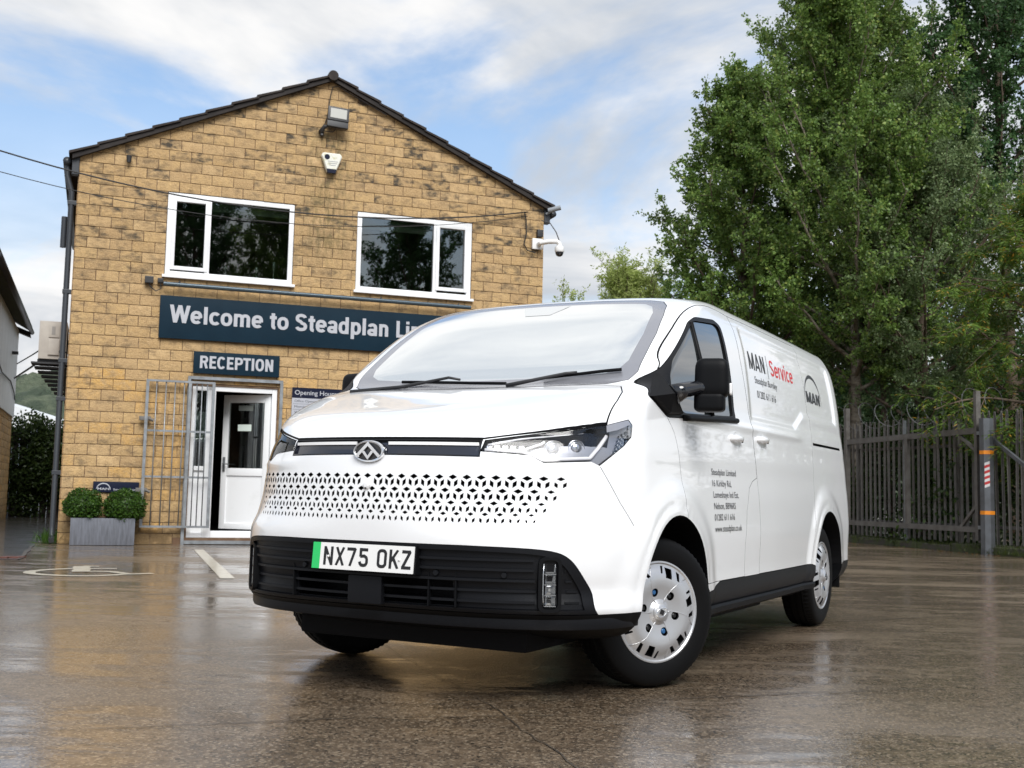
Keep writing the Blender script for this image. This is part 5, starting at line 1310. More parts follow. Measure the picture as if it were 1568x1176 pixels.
# --- dark strip with light bar between the lamps
STRIP = sym([(0, 1.024), (.30, 1.022), (.488, 1.020), (.485, 1.091), (.30, 1.092), (0, 1.092)])
st = take(Cut(STRIP, 'front', .80, 1.4), .004)
st = carve(st, Cut(sym([(0, 1.030), (.30, 1.028), (.482, 1.026), (.480, 1.088), (0, 1.088)]), 'front', .7, 1.4), 0, hull_copy((-.012, 0, 0)))
M['strip_dark'] = mat('strip_dark_panel', (.020,.022,.032), .12, 0, .5, coat=.4, bump=(160,.2,.002))
sto = finish('front_strip', st, M['gloss'], M['strip_dark'], van)
def front_sweep(z0, z1, ya, yb, inn, out, n=40):
    """bar that follows the nose between two y values, from depth inn to depth out (metres inside the skin)"""
    V = []; F = []
    for i, y in enumerate(np.linspace(ya, yb, n)):
        p, nn = on_hull(y=y, z=(z0+z1)/2); nn = Vector((nn.x, nn.y, 0)).normalized()
        a = p - nn*inn; b = p - nn*out
        V += [(b.x, b.y, z0), (b.x, b.y, z1), (a.x, a.y, z1), (a.x, a.y, z0)]
    for i in range(n-1):
        for k in range(4): F.append((4*i+k, 4*i+(k+1) % 4, 4*i+4+(k+1) % 4, 4*i+4+k))
    F += [(0, 3, 2, 1), (4*n-4, 4*n-3, 4*n-2, 4*n-1)]
    q = MB(); q.add(V, F); return q
for a, b in ((-.478, -.085), (.085, .476)):
    front_sweep(1.066, 1.079, a, b, .012, .002).build('light_bar', M['drl'], sto, smooth=30)

# --- black lower grille and chin
GR = sym(smooth2([(0, .658), (.45, .657), (.70, .652), (.80, .640), (.842, .612), (.868, .565), (.890, .50), (.905, .44), (.918, .386), (.60, .384), (0, .386)], 1, 9, 2)[::-1])
gr = take(Cut(GR, 'front', .55, 1.4), .003)
GRI = sym(smooth2([(0, .638), (.45, .637), (.69, .632), (.775, .620), (.815, .595), (.840, .555), (.862, .49), (.875, .44), (.886, .404), (.60, .402), (0, .402)], 1, 9, 2)[::-1])
gr = carve(gr, Cut(GRI, 'front', .5, 1.4), 0, hull_copy((-.015, 0, 0)))
OPEN = sym([(0, .515), (.30, .513), (.40, .51), (.40, .410), (0, .410)][::-1])
gr = carve(gr, Cut(OPEN, 'front', .5, 1.4), 0, hull_copy((-.16, 0, 0)))
gro = finish('lower_grille', gr, M['trim'], M['trim'], van)
for z in (.602, .562, .519, .477, .433):
    front_sweep(z-.005, z+.005, -.725, .725, .036, .004, 50).build('slat', M['trim'], gro, smooth=30)
    for sg in (1, -1):
        lim = np.interp(z, [.40, .49, .56, .60], [.878, .855, .83, .80])
        front_sweep(z-.004, z+.004, sg*.825, sg*lim, .036, .006, 5).build('slat', M['trim'], gro, smooth=30)
for y in (-.42, .30, .42):
    q = front_sweep(.405, .632, y-.003, y+.003, .036, .007, 3); q.build('grille_rib', M['black'], gro)
for y, z in ((-.345, .542), (.335, .541), (.615, .541)):           # parking sensors
    p, n = on_hull(y=y, z=z); q = MB(); q.box((-.03,-.028,-.017), (-.018,.028,.017), 0, .003)
    q.lathe([(.0, -.004), (.011, -.004), (.0125, -.008), (.0125, -.02)], 20, 0, 'x')
    o = q.build('parking_sensor', M['trim'], gro, smooth=30); o.location = p; o.rotation_euler = (0, 0, math.atan2(n.y, n.x))
for sg in (1, -1):                                                 # upright lamps
    y = .772*sg; p, n = on_hull(y=y, z=.509); p = p + n*.008; root = empty('fog_lamp', p, math.atan2(n.y, n.x)); root.parent = van
    q = MB(); rr = round2([(-.048, -.112), (.048, -.112), (.048, .112), (-.048, .112)], .034, 6); ri = round2([(-.034, -.098), (.034, -.098), (.034, .098), (-.034, .098)], .024, 6); n_ = len(rr)
    q.add([(-.05, a, b) for a, b in rr] + [(.006, a, b) for a, b in rr] + [(.006, a, b) for a, b in ri] + [(-.03, a, b) for a, b in ri],
          [(k*n_+i, k*n_+(i+1) % n_, (k+1)*n_+(i+1) % n_, (k+1)*n_+i) for k in range(3) for i in range(n_)] + [tuple(range(3*n_, 4*n_))])
    q.build('lamp_housing', M['black'], root, smooth=40)
    q = MB(); q.tube([(-.004, -.024*sg, -.085), (-.004, -.027*sg, -.04), (-.004, -.027*sg, .04), (-.004, -.024*sg, .085)], .0028, 8); q.build('light_guide', M['lamp_in'], root, smooth=True)
    for k in range(4):
        z = .064 - k*.043; q = MB()
        q.add([(-.003, -.018, z+.018), (-.003, .024, z+.018), (-.003, .024, z-.018), (-.003, -.018, z-.018), (-.022, -.002, z+.006), (-.022, .008, z+.006), (-.022, .008, z-.006), (-.022, -.002, z-.006)],
              [(0,1,5,4),(1,2,6,5),(2,3,7,6),(3,0,4,7),(4,5,6,7)])
        q.build('reflector', M['fog_in'], root)
        q = MB(); q.box((-.012,-.022,z-.0225), (-.001,.026,z-.0205)); q.build('light_guide', M['lamp_in'], root)
q = MB(); q.box((1.048,-.095,.395), (1.078,.078,.512), 0, .008); q.build('radar_cover', M['trim'], gro, smooth=30)
# chin: everything below the grille ahead of the wheels, with a lip
CH = [(1.3, .15), (1.3, .3835), (.44, .3835), (.44, .15)]
cn = take(Cut(CH, 'side', -1.3, 1.3), .002)
cho = finish('front_chin', cn, M['black'], M['black'], van)
def lip(z0, z1, out, xmin=.50):
    V = []; F = []; xs, ys = outline((z0+z1)/2); k = [i for i in range(len(xs)) if xs[i] > xmin]
    P = [(xs[i], -ys[i]) for i in k[::-1]] + [(xs[i], ys[i]) for i in k[1:]]; n = len(P)
    for i, (x, y) in enumerate(P):
        a, b = Vector(P[max(i-1, 0)]), Vector(P[min(i+1, n-1)]); t = (b-a).normalized(); o = Vector((t.y, -t.x))
        if o.x*x + o.y*y < 0: o = -o
        c = Vector((x, y)); f = min(1, (x-xmin)/.10+.25)
        for d, z in ((-.03, z0), (out*.4*f, z0), (out*f, z0+.012), (out*f, z1-.008), (out*.6*f, z1), (-.03, z1)): q_ = c + o*d; V.append((q_.x, q_.y, z))
    m = 6
    for i in range(n-1):
        for j in range(m): F.append((m*i+j, m*i+(j+1) % m, m*i+m+(j+1) % m, m*i+m+j))
    F += [tuple(range(m))[::-1], tuple(m*(n-1)+j for j in range(m))]
    q = MB(); q.add(V, F); return q
lip(.322, .391, .008, .455).build('chin_lip', M['trim'], cho, smooth=35)

# --- sills, rear valance
SILL = [(-.30, .405), (-.46, .412), (-.60, .447), (-2.50, .447), (-2.60, .43), (-2.60, .15), (-.30, .15)]
for sg in (1, -1):
    s_ = take(Cut(SILL, 'side', .70, 1.4, sg), .003); so = finish('sill_trim', s_, M['trim'], M['black'], van)
    q = MB(); pts = [on_hull(x=x, z=.345)[0] for x in np.linspace(-.42, -2.58, 24)]
    V = []
    for p in pts: V += [(p.x, (p.y-.05)*sg, .285), (p.x, (p.y+.006)*sg, .290), (p.x, (p.y+.012)*sg, .318), (p.x, (p.y+.004)*sg, .330), (p.x, (p.y-.05)*sg, .330)]
    q.add(V, [(5*i+j, 5*i+(j+1) % 5, 5*i+5+(j+1) % 5, 5*i+5+j) for i in range(23) for j in range(5)]); q.build('sill_edge', M['black'], so, smooth=35)
rv = take(Cut([(-3.40, .15), (-3.40, .40), (-3.50, .42), (-4.3, .42), (-4.3, .15)], 'side', -1.3, 1.3), .002)
finish('rear_valance', rv, M['trim'], M['black'], van)

# --- doors
DOOR = [(.076, 1.236), (.03, 1.20), (-.012, 1.16), (-.040, 1.06), (-.050, .95), (-.045, .70), (-.20, .60), (-.36, .449), (-1.022, .449), (-1.012, .62), (-1.055, .80), (-1.13, .925), (-1.20, .962), (-1.295, .985),
        (-1.285, 1.25), (-1.245, 1.45), (-1.205, 1.65), (-1.20, 1.84), (-1.195, 1.905), (-1.0, 1.918), (-.75, 1.905), (-.60, 1.868), (-.44, 1.80), (-.20, 1.648), (-.07, 1.555), (-.02, 1.50), (.02, 1.466), (.10, 1.35)]
DOOR = smooth2(DOOR, 18, 28, 2); DOOR = smooth2(DOOR, 0, 6, 1)
SLIDE = [(-1.300, .449), (-1.300, .985), (-1.290, 1.25), (-1.250, 1.45), (-1.210, 1.65), (-1.206, 1.84), (-1.20, 1.905), (-2.70, 1.915), (-2.72, 1.85), (-2.75, 1.334), (-2.667, .977), (-2.60, .72), (-2.52, .55), (-2.48, .449)]
for sg in (1, -1):
    finish('front_door', take(Cut(DOOR, 'side', .75 if sg > 0 else .75, 1.4, sg), .003), M['paint'], M['black'], van)
finish('sliding_door', take(Cut(SLIDE, 'side', .75, 1.4, 1), .003), M['paint'], M['black'], van)

# --- slots, seams and the perforated nose
cut = MB()
def seam(pts, d, w=.004, depth=.018):
    d = Vector(d).normalized()
    for a, b in zip(pts[:-1], pts[1:]):
        a, b = Vector(a), Vector(b); t = (b-a).normalized(); o = t.cross(d).normalized()*(w/2)
        cut.prism([a-o-t*.0005, a+o-t*.0005, b+o+t*.0005, b-o+t*.0005], -d*depth, d*.06)
CUTS = []
for sg in (1, -1):
    P = [HBVH.find_nearest(Vector((x, y*sg, z)))[0] for x, y, z in ((.672, .889, .990), (.597, .950, .842), (.53, .99, .745))]
    for a, b in zip(P[:-1], P[1:]):
        cut = MB(); seam([a, b], (.55, .83*sg, 0), .0028, .008); CUTS.append(cut.mesh('seam'))
    cut = MB(); y0 = .93*sg; cut.box((-3.66, min(y0-.03*sg, y0+.3*sg), 1.234), (-2.755, max(y0-.03*sg, y0+.3*sg), 1.252)); CUTS.append(cut.mesh('slot'))
for c in CUTS: body = boolean(body, c, 'DIFFERENCE')
cut = MB(); U = .0335; n_holes = 0
for row, (z0, s) in enumerate(((.934, .64), (.880, .60), (.829, .54), (.784, .46))):
    k0 = 15
    for k in range(-k0, k0+1):
        y = (k + (.5 if row % 2 else 0)) * .0555 + .004
        lim = .83 - .034*row
        if abs(y) > lim: continue
        e = max(.45, min(1, (lim + .03 - abs(y)) / .16)); sc = s * (.55 + .45*e)
        if row == 0 and abs(y) < .02: faces = ((0,),)[0]
        else: faces = (0, 1, 2)
        w, u = .0555/2, U
        quads = [[(0, u*.5), (w, 0), (0, -u*.5), (-w, 0)], [(-w, 0), (0, -u*.5), (0, -u*1.5), (-w, -u)], [(w, 0), (w, -u), (0, -u*1.5), (0, -u*.5)]]
        for fi in faces:
            q = quads[fi]; cx, cz = sum(a for a, _ in q)/4, sum(b for _, b in q)/4
            ysc = sc * (1.0 if fi == 0 else .8)
            P = [(y + cx + (a-cx)*ysc, z0 + cz + (b-cz)*sc) for a, b in q]
            l, n = on_hull(y=y+cx, z=z0+cz)
            P3 = [on_hull(y=a, z=b)[0] for a, b in P]
            cut.prism(P3, n*.012, -n*.022); n_holes += 1
body = boolean(body, cut.mesh('holes'), 'DIFFERENCE')
bo_ = finish('body', body, M['paint'], M['dark'], van, split=(lambda c, n: c.z < .30 or n.z < -.6, M['black']))

# --- badge, camera, plate
M['plate_white'] = mat('plate_white', (.78,.78,.77), .3)
M['plate_green'] = mat('plate_green', (.02,.52,.13), .3)
M['ink'] = mat('black_ink', (.008,.008,.009), .35)
bp, bn = on_hull(y=.004, z=1.036)
badge = empty('badge', bp, 0); badge.parent = van; badge.rotation_euler = (0, .02, 0)
q = MB(); k = 56; ra, rb = .078, .047
ring = lambda f, x: [(x, ra*f*math.cos(2*math.pi*j/k), (rb + (f-1)*ra)*math.sin(2*math.pi*j/k)) for j in range(k)]
V = ring(1.0, -.01) + ring(1.0, .014) + ring(.96, .019) + ring(.89, .018) + ring(.86, .012) + ring(.86, -.01)
q.add(V, [(r*k+j, r*k+(j+1) % k, (r+1)*k+(j+1) % k, (r+1)*k+j) for r in range(5) for j in range(k)]); q.build('badge_ring', M['chrome'], badge, smooth=40)
q = MB(); q.add(ring(.87, .010), [tuple(range(k))]); q.build('badge_face', M['gloss'], badge)
q = MB()                                                           # arrow shape with a square eye
def flat(poly, hole=None):
    n = len(poly); x1, x0 = .021, .009
    if hole:
        q.add([(x1, *p) for p in poly] + [(x1, *p) for p in hole] + [(x0, *p) for p in poly] + [(x0, *p) for p in hole],
              [(i, (i+1) % n, n+(i+1) % n, n+i) for i in range(n)] + [(i, 2*n+i, 2*n+(i+1) % n, (i+1) % n) for i in range(n)] + [(n+i, n+(i+1) % n, 3*n+(i+1) % n, 3*n+i) for i in range(n)])
    else: q.prism([(0, *p) for p in poly], (x0, 0, 0), (x1, 0, 0))
for s_ in (1, -1):
    flat([(0, .041), (.066*s_, -.0185), (.054*s_, -.0265), (0, .0235)]); flat([(.031*s_, -.0005), (0, -.035), (0, -.0185), (.0175*s_, .003)])
q.build('badge_emblem', M['chrome'], badge)
cp, cn_ = on_hull(y=.004, z=.893)
q = MB(); q.lathe([(0, .010), (.010, .010), (.018, .006), (.024, -.004)], 6, 0, 'x'); o = q.build('camera_cover', M['paint'], van, smooth=30); o.location = cp
q = MB(); q.lathe([(0, .0115), (.004, .011), (.0045, .006)], 14, 0, 'x'); o = q.build('camera_lens', M['gloss'], van, smooth=True); o.location = cp + Vector((0, 0, -.012))
PX = 1.108
plate = empty('number_plate', (PX, -.003, .589), 0); plate.parent = van; plate.rotation_euler = (0, -.09, 0)
q = MB(); q.box((-.05,-.268,-.060), (-.002,.268,.060), 0, .004); q.build('plate_holder', M['black'], plate)
q = MB(); q.prism([(0, a, b) for a, b in round2([(-.2195,-.0555), (.26,-.0555), (.26,.0555), (-.2195,.0555)], .001, 2)], (-.002, 0, 0), (.002, 0, 0)); q.build('plate_face', M['plate_white'], plate)
q = MB(); q.prism([(0, a, b) for a, b in [(-.26,-.0555), (-.22,-.0555), (-.22,.0555), (-.26,.0555)]], (-.002, 0, 0), (.002, 0, 0)); q.build('green_band', M['plate_green'], plate)
GL = {'N': [[(0,0),(0,79)],[(0,76),(36,3)],[(36,0),(36,79)]], 'X': [[(0,0),(36,79)],[(36,0),(0,79)]], '7': [[(-7,72),(36,72)],[(36,76),(11,0)]],
      '5': [[(38,72),(3,72)],[(3,79),(3,44)],[(3,44),(22,46)],[(22,46),(33,40)],[(33,40),(36,30)],[(36,30),(36,18)],[(36,18),(31,9)],[(31,9),(20,7)],[(20,7),(9,8)],[(9,8),(2,15)],[(2,15),(0,21)]],
      '0': [[(0,16),(0,63)],[(0,63),(7,71)],[(7,71),(18,72.5)],[(18,72.5),(29,71)],[(29,71),(36,63)],[(36,63),(36,16)],[(36,16),(29,8)],[(29,8),(18,6.5)],[(18,6.5),(7,8)],[(7,8),(0,16)]],
      'K': [[(0,0),(0,79)],[(2,30),(35,79)],[(13,44),(37,0)]], 'Z': [[(-5,72),(38,72)],[(36,74),(0,6)],[(-5,7),(41,7)]]}
x = -.200
for ch in 'NX75 OKZ'.replace('O', '0'):
    if ch == ' ': x += .033; continue
    q = MB()
    for si, (a, b) in enumerate(GL[ch]):
        a, b = Vector(a), Vector(b); t = (b-a).normalized(); o = Vector((-t.y, t.x))*6.6
        e = t*1.2 if ch in '50' else Vector((0, 0))
        q.prism([(0, x + .007 + p.x*.001, -.0395 + min(max(p.y, 0), 79)*.001) for p in (a-o-e, a+o-e, b+o+e, b-o+e)], (.001, 0, 0), (.0026 + si*.00006, 0, 0))
    q.build('plate_character', M['ink'], plate); x += .061
for y in (-.175, .19):
    q = MB(); q.lathe([(0, .006), (.005, .005), (.006, .001)], 12, 0, 'x'); o = q.build('plate_screw', M['plate_white'], plate, smooth=True); o.location = (.001, y, -.002)

# --- mirrors
MX, MY = -.11, 1.098
for sg in (1, -1):
    root = empty('door_mirror', (MX if sg > 0 else MX - .10, (MY if sg > 0 else MY - .07)*sg, 1.405), 0); root.parent = van
    def rbox(name, c, size, ch, m, rz=0, taper=None):
        bm = bmesh.new(); bmesh.ops.create_cube(bm, size=1.0); bmesh.ops.bevel(bm, geom=bm.edges[:], offset=ch, segments=5, profile=.6, affect='EDGES')
        for v in bm.verts:
            if taper: s_ = 1 - taper*(v.co.z + .5); v.co.x *= s_; v.co.y *= 1 - taper*.5*(v.co.z+.5)
            v.co = Vector((v.co.x*size[0], v.co.y*size[1], v.co.z*size[2]))
        me = bpy.data.meshes.new(name); bm.to_mesh(me); bm.free()
        o = obj(name, me, m, root, True); o.location = (c[0], c[1]*sg, c[2]); o.rotation_euler = (0, 0, rz*sg); return o
    rbox('mirror_shell', (-.02, .012, .030), (.130, .165, .190), .30, M['black'], .25, .10)
    rbox('mirror_base', (-.015, .002, -.085), (.120, .145, .090), .26, M['black'], .25)
    g = rbox('mirror_glass', (-.078, .0, .02), (.012, .135, .145), .08, M['chrome'], .25)
    q = MB(); q.tube([(.165, -.115*sg, -.062), (.12, -.085*sg, -.038), (.05, -.045*sg, -.020), (-.01, .0, -.020), (-.03, .05*sg, -.022)], [.052, .042, .036, .034, .030], 10); o = q.build('mirror_arm', M['gloss'], root, smooth=True); o.scale = (1, 1, .95)
    rbox('turn_signal', (-.05, .094, -.02), (.05, .012, .055), .2, M['drl'], .25)
    q = MB()                                                      # faceted foot on the wing
    f = [on_hull(x=a, z=b)[0] for a, b in ((.03, 1.455), (.262, 1.322), (.085, 1.248), (-.10, 1.258), (-.03, 1.36))]
    apx = Vector((.12, 1.015, 1.345))
    V = [(p.x-MX, (p.y-MY-.004)*sg, p.z-1.405) for p in f] + [(p.x-MX, (p.y-MY+.018)*sg, p.z-1.405) for p in [c + (apx-c)*.12 for c in f]] + [(apx.x-MX, (apx.y-MY)*sg, apx.z-1.405)]
    q.add(V, [(i, (i+1) % 5, 5+(i+1) % 5, 5+i) for i in range(5)] + [(5+i, 5+(i+1) % 5, 10) for i in range(5)]); q.build('mirror_foot', M['black'], root)

# --- handles, wipers, mudflaps
def handle(x, z, sg=1):
    p, n = on_hull(x=x, z=z); root = empty('door_handle', (p.x, p.y*sg, z), 0); root.parent = van
    q = MB(); V = []
    for i, t in enumerate(np.linspace(-1, 1, 15)):
        hx = t*.108; out = .036*(1-abs(t)**3.2); h = .0185*(1-.35*abs(t)**4)
        for j in range(8):
            a = 2*math.pi*j/8; V.append((hx, (out-.012 + .012*math.cos(a))*sg, h*math.sin(a)))
    q.add(V, [(8*i+j, 8*i+(j+1) % 8, 8*i+8+(j+1) % 8, 8*i+8+j) for i in range(14) for j in range(8)] + [tuple(range(8)), tuple(14*8+j for j in range(8))]); q.build('grip', M['paint'], root, smooth=True)
    q = MB(); q.lathe([(0, -.006), (.022, -.004), (.036, .0008), (.040, .0003)], 24, 0, 'y'); o = q.build('handle_cup', M['paint'], root, smooth=True); o.scale.y = sg; o.location = (.0, .0015*sg, .004)
    q = MB(); q.lathe([(0, .008), (.006, .008), (.007, .0)], 12, 0, 'y'); o = q.build('lock', M['ink'], root, smooth=True); o.scale.y = sg; o.location = (-.055, .018*sg, -.014)
handle(-.955, 1.190); handle(-1.46, 1.208); handle(-.955, 1.190, -1)
def wiper(name, path, arm):
    root = empty(name, (0, 0, 0), 0); root.parent = van
    def up(p, h):
        l, n, i, d = HBVH.find_nearest(Vector(p)); return l + hull_normal(l)[0]*h
    def lin(path, k): return [tuple(np.array(a)*(1-t) + np.array(b)*t) for a, b in zip(path[:-1], path[1:]) for t in np.linspace(0, 1, k, endpoint=False)] + [path[-1]]
    q = MB(); q.tube([up(p, .014) for p in lin(path, 8)], .0085, 6); q.build('wiper_blade', M['black'], root, smooth=True)
    q = MB(); q.tube([up(p, h) for p, h in arm], [.011, .009, .007, .006][:len(arm)], 8); q.build('wiper_arm', M['blackmetal'], root, smooth=True)
wiper('wiper', [(.160, -.46, 1.421), (.20, -.10, 1.412), (.235, .19, 1.395)], [((.235, -.74, 1.388), .004), ((.215, -.42, 1.395), .010), ((.165, -.17, 1.42), .030), ((.18, -.10, 1.42), .022)])
wiper('wiper', [(.170, .36, 1.422), (.130, .55, 1.438), (.084, .735, 1.459)], [((.25, .20, 1.38), .006), ((.21, .32, 1.40), .020), ((.155, .48, 1.425), .032), ((.135, .53, 1.435), .026)])
for sg in (1, -1):
    q = MB(); q.box((-3.475, min(.70*sg, .965*sg), .235), (-3.46, max(.70*sg, .965*sg), .56), 0, .004); q.build('mudflap', M['rubber'], van)

# --- wheels
def hub_mesh():
    R = .222; prof = [(0, .030), (.030, .030), (.038, .024), (.055, .013), (.080, .015), (.105, .021), (.135, .027), (.160, .023), (.180, .013), (.196, .004), (.205, .003), (.211, .008), (.217, .007), (R, -.004), (R, -.012), (.196, -.003), (.180, .006), (.160, .016), (.135, .020), (.105, .014), (.055, .006), (.030, .021), (0, .021)]
    n = 72; V = [(0, prof[0][1], 0)]; F = []
    P = prof[1:-1]
    for r, h in P:
        for j in range(n):
            a = 2*math.pi*j/n; V.append((r*math.cos(a), h, r*math.sin(a)))
    V.append((0, prof[-1][1], 0)); last = len(V)-1
    for j in range(n):
        F.append((0, 1+(j+1) % n, 1+j)); F.append((last, 1+(len(P)-1)*n+j, 1+(len(P)-1)*n+(j+1) % n))
        for i in range(len(P)-1): F.append((1+i*n+j, 1+i*n+(j+1) % n, 1+(i+1)*n+(j+1) % n, 1+(i+1)*n+j))
    mb = MB(); mb.add(V, F); me = mb.mesh('hubcap')
    c = MB()
    def hole(a, r0, r1, w0, w1, skew, y0=-.06, y1=.06):
        er = Vector((math.cos(a), 0, math.sin(a))); et = Vector((-math.sin(a), 0, math.cos(a)))
        P = [er*r0 - et*w0 + et*skew, er*r0 + et*w0 + et*skew, er*r1 + et*w1, er*r1 - et*w1]
        c.prism(P, (0, y0, 0), (0, y1, 0))
    for k in range(6):
        a = 2*math.pi*k/6 + .1
        hole(a, .148, .192, .0165, .0205, .004); hole(a + .31, .160, .196, .0080, .0115, .012)
        hole(a - .19, .165, .197, .0045, .0065, -.006)
    for k in range(6):
        a = 2*math.pi*k/6 + .56; ctr = Vector((.088*math.cos(a), 0, .088*math.sin(a)))
        c.prism([ctr + Vector((.0185*math.cos(2*math.pi*j/16), 0, .0185*math.sin(2*math.pi*j/16))) for j in range(16)], (0, -.03, 0), (0, .06, 0))
    return boolean(me, c.mesh('slots'), 'DIFFERENCE')
HUB = hub_mesh(); smooth_by_angle(HUB, 28)
HUB.materials.clear(); HUB.materials.append(M['silver']); HUB.materials.append(mat('hubcap_recess_shade', (.06,.06,.065), .4, .5))
HUB.polygons.foreach_set('material_index', [1 if (abs(p.normal.y) < .35 and math.hypot(p.center.x, p.center.z) < .205) else 0 for p in HUB.polygons])  # slot and bolt-hole walls of the silver cap: shade put into a darker grey
def tyre_mesh():
    n = 144; w = .108
    prof = [(.205, -.080), (.215, -.092), (.240, -.104), (.275, -w), (.305, -.106), (.326, -.097), (.336, -.088), (.3405, -.074), (.3435, -.050), (.344, -.046), (.336, -.045), (.336, -.037), (.3445, -.036), (.345, -.008), (.337, -.007), (.337, .007), (.345, .008), (.3445, .036), (.336, .037), (.336, .045), (.344, .046), (.3435, .050), (.3405, .074), (.336, .088), (.326, .097), (.305, .106), (.275, w), (.240, .104), (.215, .092), (.205, .080)]
    V = []; F = []; m = len(prof)
    for j in range(n):
        a = 2*math.pi*j/n
        for r, h in prof:
            if .048 < abs(h) < .092 and r > .33 and j % 2: r -= .006
            V.append((r*math.cos(a), h, r*math.sin(a)))
    for j in range(n):
        for i in range(m-1): F.append((j*m+i, ((j+1) % n)*m+i, ((j+1) % n)*m+i+1, j*m+i+1))
    q = MB(); q.add(V, F); me = q.mesh('tyre'); smooth_by_angle(me, 35); return me
TYRE = tyre_mesh()
M['blue_cap'] = mat('blue_bolt_cap', (.02,.10,.25), .3)
def wheel(x, y, steer, sg):
    root = empty('wheel', (x, y*sg, .345), steer); root.parent = van
    if sg < 0: root.rotation_euler = (0, 0, math.pi + steer)
    def put(name, me, m):
        o = bpy.data.objects.new(name, me); COL.objects.link(o); o.parent = root
        if not me.materials: me.materials.append(m)
        return o
    put('tyre', TYRE, M['rubber'])
    hc = put('hubcap', HUB, M['silver']); hc.location = (0, .096, 0); hc.rotation_euler = (0, .35, 0); hc.scale = (1.06, 1, 1.06)
    q = MB(); q.lathe([(.212, -.06), (.214, .07), (.205, .074), (.19, .06), (.05, .045), (0, .045)], 48, 0, 'y'); q.build('rim', M['dark'], root, smooth=40)
    for k in range(6):
        a = 2*math.pi*k/6 + .56; q = MB(); q.lathe([(0, .012), (.008, .012), (.0135, .006), (.0145, -.004)], 12, 0, 'y')
        o = q.build('wheel_bolt', M['blue_cap'] if k in (1, 4) else M['ink'], root, smooth=35); o.location = (.088*math.cos(a+0), .103, .088*math.sin(a+0))
        v = Vector((.088*math.cos(a), 0, .088*math.sin(a))); v.rotate(Matrix.Rotation(.35, 3, 'Y')); o.location = (v.x*1.06, .098, v.z*1.06)
    for k in range(6):                                            # raised swirl ribs
        a = 2*math.pi*k/6 + .33; q = MB(); pts = []
        for t in np.linspace(0, 1, 10):
            r = .045 + t*.158; aa = a + .34*t**1.6; h = np.interp(r, [.045, .055, .080, .105, .135, .160, .180, .196, .208], [.019, .013, .015, .021, .027, .023, .013, .004, .004])
            pts.append((r*math.cos(aa), h - .001, r*math.sin(aa)))
        q.tube(pts, [.0026]*10, 6); o = q.build('hubcap_rib', M['silver'], hc, smooth=True)
    q = MB(); q.lathe([(0, .036), (.014, .035), (.034, .032), (.040, .024)], 28, 0, 'y'); q.build('hub_badge', M['silver'], hc, smooth=50)
    q = MB(); q.lathe([(.024, .033), (.0275, .0365), (.031, .033)], 28, 0, 'y'); o = q.build('badge_ring', M['chrome'], hc, smooth=True); o.scale = (1, 1, .68)
    q = MB(); q.prism([(0, .0355, .016), (.014, .0355, .001), (0, .0355, -.013), (-.014, .0355, .001)], (0, 0, 0), (0, .003, 0)); q.build('badge_emblem', M['ink'], hc)
    return root
wheel(0.045, .845, -.52, 1); wheel(0.0, .845, -.52, -1)
wheel(-3.0, .845, 0, 1); wheel(-3.0, .845, 0, -1)
# dark belly: axles and tray
q = MB(); q.box((-3.6, -.60, .20), (.75, .60, .30), 0, .02); q.box((-2.2, -.75, .19), (-.75, .75, .28), 0, .02); q.build('underbody_tray', M['dark'], van)
for x in (0, -3.0):
    q = MB(); q.tube([(x, -.80, .33), (x, .80, .33)], .05, 10); q.build('axle', M['dark'], van)

# --- lettering on the side
M['decal_black'] = mat('black_vinyl', (.012,.012,.014), .4); M['decal_red'] = mat('red_vinyl', (.62,.015,.02), .4); M['decal_grey'] = mat('grey_vinyl', (.05,.05,.06), .4)
def side_text(name, s, x0, x1, zb, cap, m, bold=0.0, shear=0.0):
    """lettering laid on the left flank, reading from the front (x0) to the rear (x1)"""
    me = text_mesh(s, bold); co = np.empty(len(me.vertices)*3, np.float32); me.vertices.foreach_get('co', co); co = co.reshape(-1, 3)
    a, b = co[:, 0].min(), co[:, 0].max(); capu = .73
    bm = bmesh.new(); bm.from_mesh(me)
    for v in bm.verts:
        v.co.x = (v.co.x - a)/(b-a); v.co.y = v.co.y/capu
    for v in bm.verts:
        x = x0 + (x1-x0)*v.co.x; z = zb + cap*v.co.y
        p, n = on_hull(x=x, z=z); v.co = p + n*.0016
    bm.to_mesh(me); bm.free()
    o = obj(name, me, m, van); o['kind'] = 'stuff'      # a line of letters too small to pick apart
    return o
def side_glyphs(name, s, x0, x1, zb, cap, m, hw):
    for L_ in glyph_faces(s, hw):
        q = MB()
        for si, (A, B, closed) in enumerate(L_):
            n = len(A); V = []
            for a, b in A + B:
                p, nn = on_hull(x=x0 + (x1-x0)*a, z=zb + cap*b); V.append(p + nn*(.0014 + .0003*si))
            q.add(V, [(i, (i+1) % n, n+(i+1) % n, n+i) for i in range(n if closed else n-1)])
        q.build(name, m, van, fix=False)
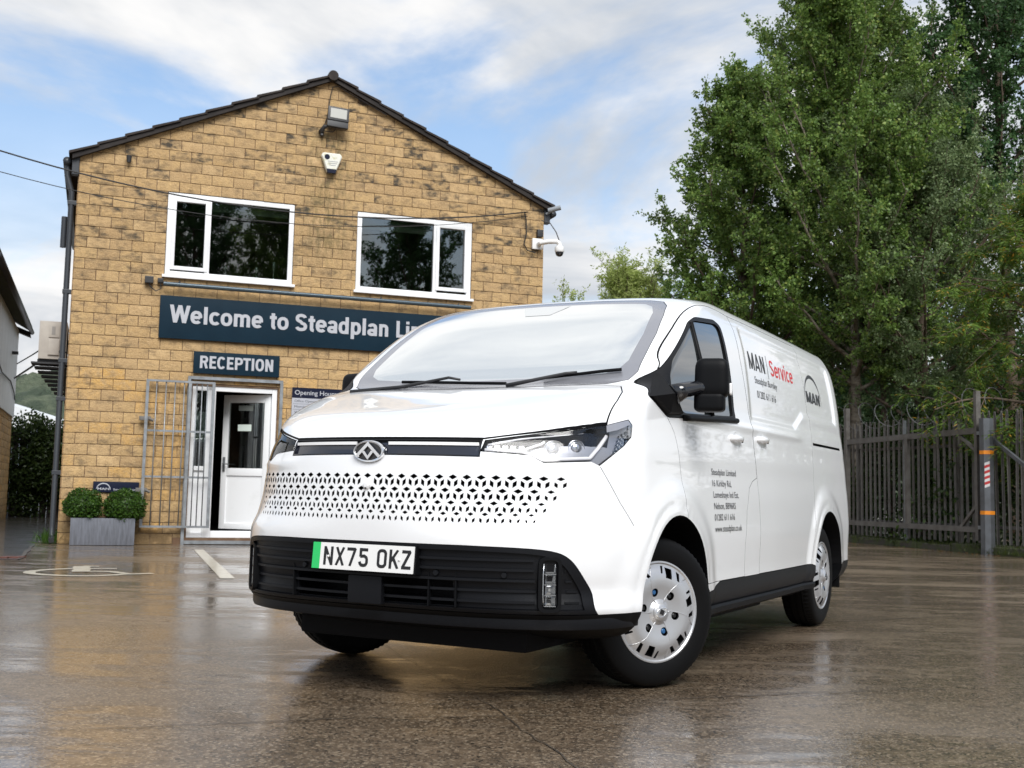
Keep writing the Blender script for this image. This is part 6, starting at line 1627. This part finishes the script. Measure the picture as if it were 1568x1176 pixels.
side_glyphs('lettering', 'MAN', -1.42, -1.76, 1.625, .105, M['decal_black'], .062)
side_glyphs('lettering', 'Service', -1.88, -2.44, 1.625, .105, M['decal_red'], .066)
q = MB(); P = [on_hull(x=a, z=b)[0] + Vector((0, .0016, 0)) for a, b in ((-1.815, 1.60), (-1.822, 1.60), (-1.822, 1.67), (-1.815, 1.67), (-1.822, 1.745), (-1.815, 1.745))]
q.add(P, [(0, 1, 2, 3), (3, 2, 4, 5)]); q.build('lettering_bar', M['decal_grey'], van)
side_text('lettering', 'Steadplan Burnley', -1.50, -1.99, 1.548, .043, M['decal_grey'])
side_text('lettering', '01282 611 616', -1.52, -1.93, 1.462, .046, M['decal_black'])
for i, (s, w) in enumerate((('Steadplan Limited', .405), ('16 Kirkby Rd,', .31), ('Lomeshaye Ind Est.', .42), ('Nelson, BB96RS', .355), ('01282 611 616', .33), ('www.steadplan.co.uk', .45))):
    side_text('lettering', s, -.495, -.495 - w, .985 - i*.0575, .034, M['decal_black'] if i > 3 else M['decal_grey'], .0)
q = MB(); V = []
for i, t in enumerate(np.linspace(0, math.pi, 40)):
    for f in (0, 1):
        wdt = .020*math.sin(t) + .004; rx, rz = .255 - f*wdt*.6, .205 - f*wdt
        x = -2.985 + rx*math.cos(t); z = 1.535 + rz*math.sin(t); p, n = on_hull(x=x, z=z); V.append(p + n*.0016)
q.add(V, [(2*i, 2*i+1, 2*i+3, 2*i+2) for i in range(39)]); q.build('logo_arc', M['decal_black'], van)
side_glyphs('logo_lettering', 'MAN', -2.775, -3.195, 1.535, .078, M['decal_black'], .095)

q = MB(); V = []; zz_ = (1.835, 1.87, 1.902)
for z, ys in zip(zz_, ((-.05, .10), (-.09, .14), (-.12, .17))):
    for t in np.linspace(0, 1, 6):
        p, n = on_hull(y=ys[0] + (ys[1]-ys[0])*t, z=z); V.append(p + n*.0012)
q.add(V, [(6*j+i, 6*j+i+1, 6*j+7+i, 6*j+6+i) for j in range(2) for i in range(5)]); q.build('sensor_patch', M['patch'], wso, smooth=True, fix=False)
